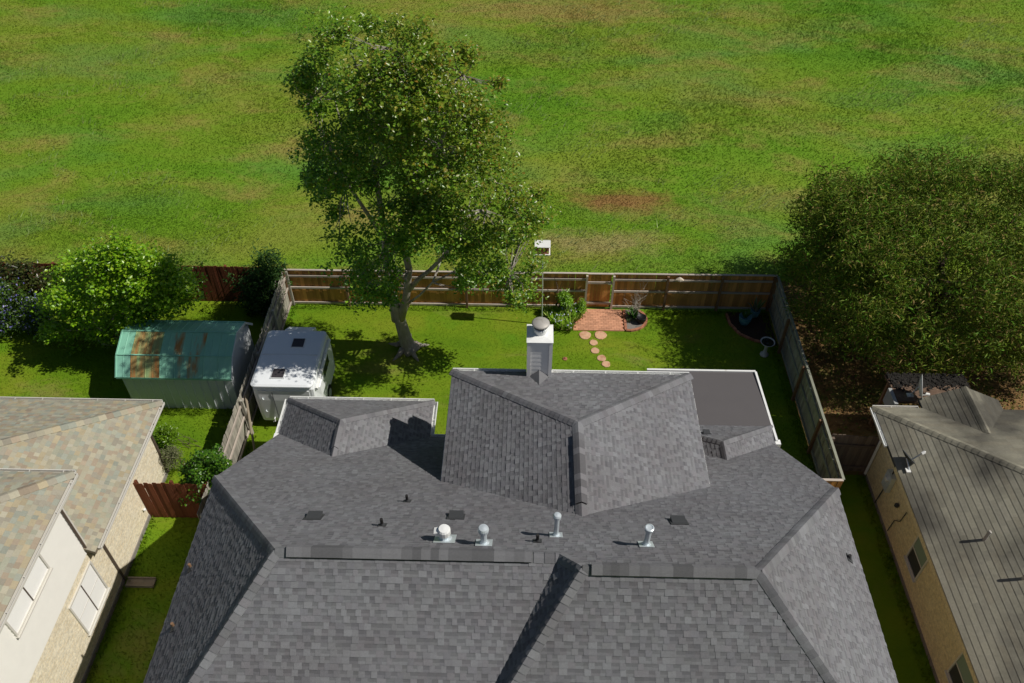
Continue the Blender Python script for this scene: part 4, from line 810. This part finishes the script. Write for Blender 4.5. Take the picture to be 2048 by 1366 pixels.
def inpoly(px, py, poly):
    c = False; n = len(poly)
    for i in range(n):
        (x1,y1),(x2,y2) = poly[i], poly[(i+1)%n]
        if (y1 > py) != (y2 > py) and px < (x2-x1)*(py-y1)/(y2-y1)+x1: c = not c
    return c
def edgedist(px, py, poly):
    best = 1e9
    for i in range(len(poly)):
        a = np.array(poly[i],float); b = np.array(poly[(i+1)%len(poly)],float); t = np.clip(np.dot((px,py)-a,b-a)/np.dot(b-a,b-a),0,1); best = min(best, np.linalg.norm((px,py)-(a+(b-a)*t)))
    return best
def crown_anchors(poly, y0, n, maxdepth, thin=1.0, zmin=0.3, margin=0.0):
    """twig positions filling a rounded solid whose outline is poly and whose thickness grows away from that outline"""
    xs = [p[0] for p in poly]; ys = [p[1] for p in poly]; out = []
    while len(out) < n:
        px, py = random.uniform(min(xs),max(xs)), random.uniform(min(ys),max(ys))
        if not inpoly(px,py,poly): continue
        p = aty(px,py,y0); d = edgedist(px,py,poly)/FPX*np.linalg.norm(p-_O)
        if d < margin: continue
        half = min(maxdepth, math.sqrt(max(0.02, d*(2*maxdepth*0.8-min(d,maxdepth*0.8))))*thin)
        s_ = random.choice((-1,1))*random.random()**0.45*half; v = ray(px,py); v = v/np.linalg.norm(v); q = p+v*s_
        if q[2] < zmin: continue
        out.append(q)
    return out
def clumped(poly, y0, nclump, per, rr, depth, thin, zmin, margin):
    out = []
    for c_ in crown_anchors(poly, y0, nclump, depth, thin, zmin, margin):
        r_ = rr*random.uniform(0.65,1.2)
        for k in range(per):
            q = c_+np.array((random.gauss(0,r_),random.gauss(0,r_),random.gauss(0,r_*0.7)))
            if q[2] > zmin*0.6: out.append(q)
    return out
def limb(mb, p0, p1, r0, r1, wob=0.12, n=6, seg=8):
    p0 = np.array(p0,float); p1 = np.array(p1,float); L = np.linalg.norm(p1-p0); pts = []; rs = []
    for i in range(n+1):
        t = i/n; pts.append(p0+(p1-p0)*t+np.array([random.gauss(0,1),random.gauss(0,1),random.gauss(0,0.4)])*wob*L*0.25*math.sin(math.pi*t)+(0,0,-0.06*L*math.sin(math.pi*t)*0.5)); rs.append(r0+(r1-r0)*t)
    mb.tube(pts, rs, seg); return pts

# --- the tall tree in the yard
tree = thing('shade_tree', 'tall leafy tree with pale grey trunk standing in the fenced lawn', 'tree', (-4.6,23.0,0))
outline = [(662,66),(700,70),(760,48),(800,75),(850,68),(900,85),(955,125),(1000,180),(1022,240),(1045,320),(1085,395),(1075,440),(1040,455),(1085,500),(1060,530),(1045,592),(1000,545),(950,560),(918,540),(895,508),(872,478),(842,470),(815,485),(800,505),(790,540),(785,585),(755,605),(740,545),(700,520),(690,450),(650,400),(620,370),(640,320),(612,262),(632,215),(604,165),(615,120),(648,108)]
T0 = np.array((-4.62,23.0,0.0))
def tp(px, py, y): return aty(px,py,y-1.6*min(1,max(0,(640-py)/330)))
tb = MB()
tb.tube([T0+(0.18,-0.12,-0.05),T0+(0.06,-0.04,0.12),T0+(-0.04,0,0.45),tp(800,640,23.02),tp(790,610,23.0),tp(785,585,23.0)], [0.40,0.31,0.26,0.22,0.18,0.12], 14)
stems = [([tp(800,640,23.0),tp(812,600,22.9),tp(818,540,22.75),tp(806,480,22.7),tp(815,420,22.8),tp(824,340,23.0),tp(826,260,23.2),tp(815,180,23.2),tp(800,100,23.2)], [0.22,0.17,0.145,0.13,0.12,0.095,0.07,0.05,0.02]),
 ([tp(792,640,23.1),tp(782,580,23.3),tp(770,500,23.6),tp(762,420,23.8),tp(750,340,24.0),tp(735,240,24.1),tp(720,150,24.0),tp(700,100,24.0)], [0.20,0.16,0.14,0.12,0.10,0.07,0.045,0.02]),
 ([tp(818,580,22.9),tp(835,560,22.7),tp(860,540,22.5),tp(885,515,22.4),tp(925,470,22.4),tp(970,420,22.6),tp(1005,370,22.8)], [0.12,0.10,0.085,0.075,0.06,0.04,0.02]),
 ([tp(812,610,22.9),tp(840,590,22.5),tp(865,565,22.3),tp(905,545,22.2),tp(960,530,22.2),tp(1020,545,22.2)], [0.06,0.05,0.04,0.03,0.025,0.012]),
 ([tp(818,430,22.8),tp(850,370,22.7),tp(880,290,22.9),tp(910,210,23.1),tp(925,150,23.2)], [0.10,0.075,0.06,0.04,0.018]),
 ([tp(770,480,23.6),tp(730,420,23.3),tp(690,360,23.0),tp(650,280,22.9),tp(625,200,22.9)], [0.10,0.075,0.055,0.035,0.015]),
 ([tp(822,350,23.0),tp(870,330,23.8),tp(930,290,24.3),tp(985,260,24.6)], [0.08,0.06,0.04,0.02]),
 ([tp(755,380,24.0),tp(720,350,24.6),tp(690,280,25.0),tp(670,200,25.2)], [0.08,0.06,0.04,0.02])]
for k, (pts, rs) in enumerate(stems): tb.tube(pts, [r_*0.85 for r_ in rs], 10)
for k in range(5):
    a = 2*math.pi*k/5+0.3; tb.tube([T0+(0.28*math.cos(a),0.28*math.sin(a),0.22), T0+(0.5*math.cos(a),0.5*math.sin(a),0.05), T0+(0.85*math.cos(a),0.85*math.sin(a),-0.03)], [0.12,0.09,0.04], 8)
build('trunk', tb, M['bark'], tree, True)
clumps = crown_anchors(outline, 21.1, 98, 3.5, 1.0, 2.6, 0.58)
for px_, py_, y_ in ((1035,565,22.0),(1040,582,21.9),(1000,548,22.0),(970,552,22.2),(1065,520,22.3),(735,560,22.6),(742,585,22.7),(728,530,22.6),(616,300,22.2),(632,365,22.0),(655,72,21.8),(760,55,22),(1072,425,22.4),(628,140,21.6),(700,505,20.2),(720,545,20.0),(690,470,20.0),(745,500,19.8),(860,455,19.6),(900,430,19.4),(770,440,19.5)): clumps.append(aty(px_,py_,y_))
anc = []
for c_ in clumps:
    rr = random.uniform(0.2,0.4)
    for k in range(int(46*rr*rr/0.12)): anc.append(c_+np.array((random.gauss(0,rr),random.gauss(0,rr),random.gauss(0,rr*0.7))))
for k in range(60):
    i_ = random.randrange(len(outline)); a_, b_ = outline[i_], outline[(i_+1)%len(outline)]; t_ = random.random()
    c_ = aty(a_[0]+(b_[0]-a_[0])*t_+random.gauss(0,6), a_[1]+(b_[1]-a_[1])*t_+random.gauss(0,6), 21.1+random.gauss(0,0.7)); rr = random.uniform(0.08,0.2)
    if c_[2] > 2.6: anc += [c_+np.array((random.gauss(0,rr),random.gauss(0,rr),random.gauss(0,rr))) for q in range(int(10+60*rr))]
anc += crown_anchors(outline, 21.1, 170, 3.3, 1.0, 2.4, 0.18)
# thin twigs bear the leaf clusters
joints = np.array([p for pts, rs in stems for p in pts[2:]]); tw = MB()
for q in random.sample(anc, 420):
    j = joints[np.argmin(np.linalg.norm(joints-(q-np.array((0,0,0.6))),axis=1))]; 
    if np.linalg.norm(q-j) < 3.2: mid = (q+j)/2+np.array((random.gauss(0,.12),random.gauss(0,.12),-0.12)); tw.tube([j,mid,q], [0.028,0.018,0.006], 4, caps=False)
build('twigs', tw, M['bark'], tree, kind='stuff')
P = twigs(anc, 13, (0.11,0.11,0.10)); n = len(P); print('tree leaves', n)
C = palette(n, [(0.09,0.23,0.02),(0.15,0.33,0.024),(0.25,0.43,0.032),(0.35,0.36,0.035),(0.44,0.22,0.04)], [4,5,3,0.8,0.1])
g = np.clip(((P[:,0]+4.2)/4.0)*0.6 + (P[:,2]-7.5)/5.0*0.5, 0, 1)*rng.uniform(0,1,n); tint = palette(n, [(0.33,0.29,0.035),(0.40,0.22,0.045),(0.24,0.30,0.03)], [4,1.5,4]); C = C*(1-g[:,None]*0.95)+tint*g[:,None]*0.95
Vv, Ff, Cc = leafcloud(P, 0.105, 0.70, C, up=0.5, fold=0.3); fast('crown', Vv, Ff, M['leaf'], tree, Cc)

# --- broad low tree behind the right hand fence
br = thing('broad_tree', 'broad dark green tree with fine grassy foliage beyond the shaded side fence', 'tree', (16.0,24.4,0))
tb = MB(); tb.tube([(16,24.4,-0.05),(15.95,24.4,0.5),(15.9,24.4,1.6),(15.8,24.3,2.6)], [0.42,0.32,0.27,0.2], 12)
ends = []
for k in range(11):
    a = 2*math.pi*k/11+random.uniform(-.2,.2); e = np.array((16+4.6*math.cos(a)*random.uniform(.6,1),24.4+3.4*math.sin(a)*random.uniform(.6,1),random.uniform(3.5,6.5))); limb(tb, (15.85,24.3,1.5+0.1*k), e, 0.13, 0.03, 0.25); ends.append(e)
build('trunk', tb, M['barkdark'], br, True)
A = []
cx, cy_, cz_ = 15.6, 24.3, 3.7; ra, rb_, rc = 6.3, 4.7, 3.65
while len(A) < 6300:
    u = rng.uniform(-1,1,3); q = (abs(u[0])**2.6+abs(u[1])**2.4+abs(u[2])**2.4)
    if q > 1 or q < 0.35 and random.random() < 0.8: continue
    lump = 0.08*math.sin(u[0]*9+u[2]*5)+0.07*math.sin(u[1]*11+u[0]*4)+0.06*math.sin(u[2]*13)
    if q > 0.88+lump*2.2: continue
    if math.sin(u[0]*8+1.3*math.sin(u[1]*7))*math.sin(u[1]*9+2*u[2])*math.sin(u[2]*10+u[0]*3) > 0.22: continue
    p = np.array((cx+u[0]*ra, cy_+u[1]*rb_, cz_+u[2]*rc))
    if p[2] < 0.7 or p[0] > 21.5: continue
    A.append(p)
for k in range(900):
    A.append(np.array((11.6+random.gauss(0,0.75), 23.6+random.uniform(-2.2,2.2), 5.2+random.gauss(0,0.75))))
P = twigs(A, 14, (0.16,0.16,0.14)); n = len(P)
C = palette(n, [(0.13,0.21,0.02),(0.18,0.26,0.026),(0.27,0.31,0.045),(0.38,0.28,0.10),(0.15,0.33,0.028)], [4,4,2.5,1.0,1.5], 0.3)
Vv, Ff, Cc = leafcloud(P, 0.20, 0.18, C, up=0.1, fold=0.3, droop=(0.15,-0.2,0.5)); fast('crown', Vv, Ff, M['leafdull'], br, Cc)

# --- light green bush by the shed, and the shrubs near it
def bush(name, label, cat, base, poly, y0, nanc, depth, k, spread, size, aspect, cs, wt, stem=0.09, nst=7, m='leaf', up=0.4, thin=1.0, trunkm='bark', zmin=0.25, droop=None, part='crown', clump=0.3):
    t = thing(name, label, cat, base); anc = clumped(poly, y0, max(6,nanc//26), 20, clump, depth, thin, zmin, clump*0.8) + crown_anchors(poly, y0, nanc//4, depth, thin, zmin); tb = MB(); b = np.array(base, float)
    for q in random.sample(anc, nst): limb(tb, b+np.array((random.gauss(0,.1),random.gauss(0,.1),-0.03)), q, stem, stem*0.2, 0.25)
    build('trunk', tb, M[trunkm], t, True); P = twigs(anc, k, spread); P[:,2] = np.maximum(P[:,2], 0.03); C = palette(len(P), cs, wt, 0.2); V, F, CC = leafcloud(P, size, aspect, C, up=up, droop=droop); fast(part, V, F, M[m], t, CC); return t, anc
bush('big_bush', 'big light green leafy bush beside the green roofed shed', 'bush', (-15.3,22.9,0), [(150,500),(225,478),(300,490),(340,520),(385,560),(392,600),(350,640),(300,650),(262,668),(235,705),(180,690),(130,695),(75,670),(95,640),(70,600),(105,560),(110,520)], 22.6, 1500, 1.9, 20, (0.12,0.12,0.09), 0.115, 0.75, [(0.18,0.38,0.012),(0.25,0.46,0.016),(0.34,0.52,0.024),(0.12,0.25,0.012)], [4,5,4,1.2], 0.09, 14, up=0.55, clump=0.30)
bush('dark_shrub', 'dark bronze shrub against the red brown fence beside the big bush', 'shrub', (-18.6,24.9,0), [(0,540),(60,530),(110,545),(120,590),(60,610),(-60,615),(-60,545)], 24.8, 420, 0.9, 22, (0.16,0.16,0.14), 0.13, 0.6, [(0.05,0.07,0.014),(0.08,0.10,0.016),(0.10,0.06,0.025)], [4,3,2], 0.04, 6)
bush('flowering_shrub', 'low shrub with small violet blue flowers beside the big bush', 'shrub', (-19.7,23.7,0), [(-60,590),(0,570),(70,585),(105,610),(95,650),(40,662),(-60,665)], 23.8, 420, 0.8, 22, (0.15,0.15,0.12), 0.11, 0.5, [(0.06,0.13,0.015),(0.10,0.19,0.02),(0.04,0.09,0.012),(0.20,0.19,0.55),(0.30,0.30,0.62)], [4,4,2,0.9,0.5], 0.03, 6)
bush('dark_conifer', 'dark feathery evergreen in the corner of the grey fence', 'shrub', (-10.75,24.8,0), [(540,492),(565,520),(555,560),(548,600),(540,640),(500,645),(490,600),(470,575),(500,545),(520,510)], 24.75, 300, 0.5, 16, (0.10,0.10,0.13), 0.17, 0.28, [(0.03,0.085,0.016),(0.05,0.12,0.02),(0.08,0.17,0.025)], [4,3,1], 0.05, 6, m='leafdull')
bush('round_bush', 'round bright green bush at the end of the grey side fence', 'bush', (-10.1,15.6,0), [(400,905),(440,912),(462,930),(455,965),(430,1000),(405,1028),(385,1010),(365,985),(372,940)], 15.6, 620, 0.65, 20, (0.09,0.09,0.08), 0.085, 0.8, [(0.06,0.17,0.012),(0.10,0.24,0.015),(0.15,0.29,0.02),(0.04,0.10,0.012)], [4,5,2,2], 0.03, 6, up=0.6, clump=0.16)
bush('pale_shrub', 'small pale twiggy shrub on the lawn beside the cream house corner', 'shrub', (-11.3,16.95,0), [(325,900),(345,895),(362,910),(362,935),(340,940),(325,925)], 16.9, 110, 0.35, 16, (0.07,0.07,0.06), 0.06, 0.4, [(0.16,0.18,0.08),(0.22,0.22,0.13),(0.10,0.13,0.05)], [4,3,2], 0.012, 8, m='leafdull', clump=0.1, trunkm='barkdark')
bush('low_shrub', 'low yellow green shrub at the cream house rear corner', 'shrub', (-11.5,18.0,0), [(310,855),(340,850),(352,870),(340,890),(315,885)], 17.9, 90, 0.3, 16, (0.08,0.08,0.06), 0.07, 0.6, [(0.14,0.27,0.012),(0.19,0.32,0.02)], [3,2], 0.012, 5, clump=0.1, trunkm='barkdark')

# strap leaved plants in the beds
def strap_plant(name, label, cat, c, n, L, w, cs, group=None, flower=None, spread=0.12):
    t = thing(name, label, cat, c, group); V = []; F = []; C = []
    for i in range(n):
        a = random.uniform(0,2*math.pi); r0 = random.uniform(0,spread); l = L*random.uniform(0.6,1.15); out = random.uniform(0.15,0.75); col = np.array(random.choice(cs))*random.uniform(0.8,1.2)
        b = np.array((c[0]+r0*math.cos(a), c[1]+r0*math.sin(a), c[2])); d = np.array((math.cos(a),math.sin(a),0)); s_ = np.array((-math.sin(a),math.cos(a),0)); base = len(V)
        for k in range(5):
            q = k/4; p = b + d*l*out*q + np.array((0,0,l*(q-0.45*out*q*q))); ww = w*(0.7,1.0,0.95,0.6,0.04)[k]; V += [p-s_*ww/2, p+s_*ww/2]; C += [col*(0.85+0.3*q)]*2
        for k in range(4): F.append((base+2*k,base+2*k+1,base+2*k+3,base+2*k+2))
    fast('leaves', V, F, M['leafdull'], t, np.array(C))
    if flower:
        fl = MB()
        for i in range(5): q = (c[0]+random.gauss(0,.1), c[1]+random.gauss(0,.1), c[2]+L*random.uniform(0.6,0.95)); build('flower', MB().lathe([(0.006,-0.05),(0.026,0.0),(0.012,0.03)], q, 6), flower, t)
    return t
YG = [(0.26,0.45,0.03),(0.34,0.52,0.045),(0.20,0.38,0.03),(0.45,0.52,0.14)]
M['palebloom'] = mat('pale blue bloom', (0.55,0.58,0.75), 0.6, 0.05, 8)
pts = []
while len(pts) < 22:
    q = (random.uniform(0.75,2.25), random.uniform(24.2,25.25))
    if inpoly(q[0],q[1],lb) and all((q[0]-a)**2+(q[1]-b)**2 > 0.035 for a, b in pts): pts.append(q)
for i, q in enumerate(pts): strap_plant('lily_clump', 'bright yellow green strap leaved clump in the bed by the gate', 'plant', (q[0],q[1],0.035), 40, 0.44, 0.05, YG, 'lily clumps left of the patio', M['palebloom'] if i % 3 == 0 else None)
bush('tall_plant', 'taller leafy green plant at the fence above the lily clumps', 'plant', (1.75,25.2,0.03), [(1124,610),(1122,590),(1131,574),(1140,590),(1142,610),(1133,622)], 25.15, 50, 0.2, 14, (0.05,0.05,0.08), 0.10, 0.35, [(0.20,0.40,0.025),(0.28,0.48,0.035)], [2,2], 0.012, 6, clump=0.09)
bush('tall_plant', 'leafy green plant growing against the left post of the cedar gate', 'plant', (2.2,25.2,0.03), [(1158,615),(1160,600),(1168,598),(1168,625),(1160,635)], 25.15, 36, 0.15, 12, (0.04,0.04,0.07), 0.09, 0.35, [(0.20,0.40,0.025),(0.28,0.48,0.035)], [2,2], 0.012, 5, clump=0.07)
tb = MB()
for k in range(6): limb(tb, (1.3+random.gauss(0,.04),25.28,0), (1.25+random.gauss(0,.2),25.28+random.gauss(0,.1),random.uniform(1.1,1.75)), 0.03, 0.008, 0.3)
o = build('bare_shrub', tb, M['barkdark']); tag(o, 'bare brown stemmed shrub against the fence behind the lily clumps', 'shrub')
tb = MB()
for k in range(16): 
    e = (4.35+random.gauss(0,.28),25.15+random.gauss(0,.12),random.uniform(0.7,1.7)); p = limb(tb, (4.4+random.gauss(0,.04),25.1,0.03), e, 0.012, 0.004, 0.35, seg=5)
    limb(tb, p[3], np.array(e)+(random.gauss(0,.2),0,random.uniform(-.1,.2)), 0.007, 0.003, 0.3, 3, 4)
o = build('bare_shrub', tb, M['bark']); tag(o, 'thin leafless twiggy shrub in the rounded gravel bed', 'shrub')
strap_plant('leafy_plant', 'dark green broad leaved plant beside the black pot', 'plant', (4.35,24.95,0.036), 16, 0.5, 0.13, [(0.05,0.14,0.02),(0.08,0.19,0.025)])
strap_plant('leafy_plant', 'small grey green plant at the patio side of the gravel bed', 'plant', (4.12,24.75,0.036), 20, 0.25, 0.05, [(0.07,0.11,0.05),(0.10,0.14,0.07)])
strap_plant('leafy_plant', 'broad leaved plant growing in the wide blue pot', 'plant', (8.72,24.72,0.42), 14, 0.4, 0.09, [(0.06,0.15,0.03)]); strap_plant('leafy_plant', 'pale flowered leafy plant growing in the smaller blue pot', 'plant', (9.2,25.15,0.39), 18, 0.6, 0.09, [(0.12,0.20,0.05),(0.3,0.3,0.2)])

# --- fallen leaves on the litter ground
n = 9000; P = np.stack([rng.uniform(9.95,21,n), rng.uniform(17.7,27.3,n), rng.uniform(0.01,0.05,n)],1); P = P[~((P[:,0]>11.3)&(P[:,1]<18.0))]
C = palette(len(P), [(0.30,0.17,0.06),(0.40,0.26,0.11),(0.20,0.11,0.045),(0.12,0.16,0.03)], [4,3,3,2]); Vv, Ff, Cc = leafcloud(P, 0.10, 0.6, C, up=1.5); o = fast('fallen_leaves', Vv, Ff, M['leafdull'], None, Cc, kind='stuff'); tag(o, 'brown fallen leaves covering the ground under the broad tree', 'leaves')
o = blades('litter_weeds', M['fieldb'], [(10.0,11.4,17.8,25.4),(11.4,22,19.8,27.5)], 40, 0.13, 0.04); tag(o, 'scattered weeds growing through the fallen leaves', 'weeds')
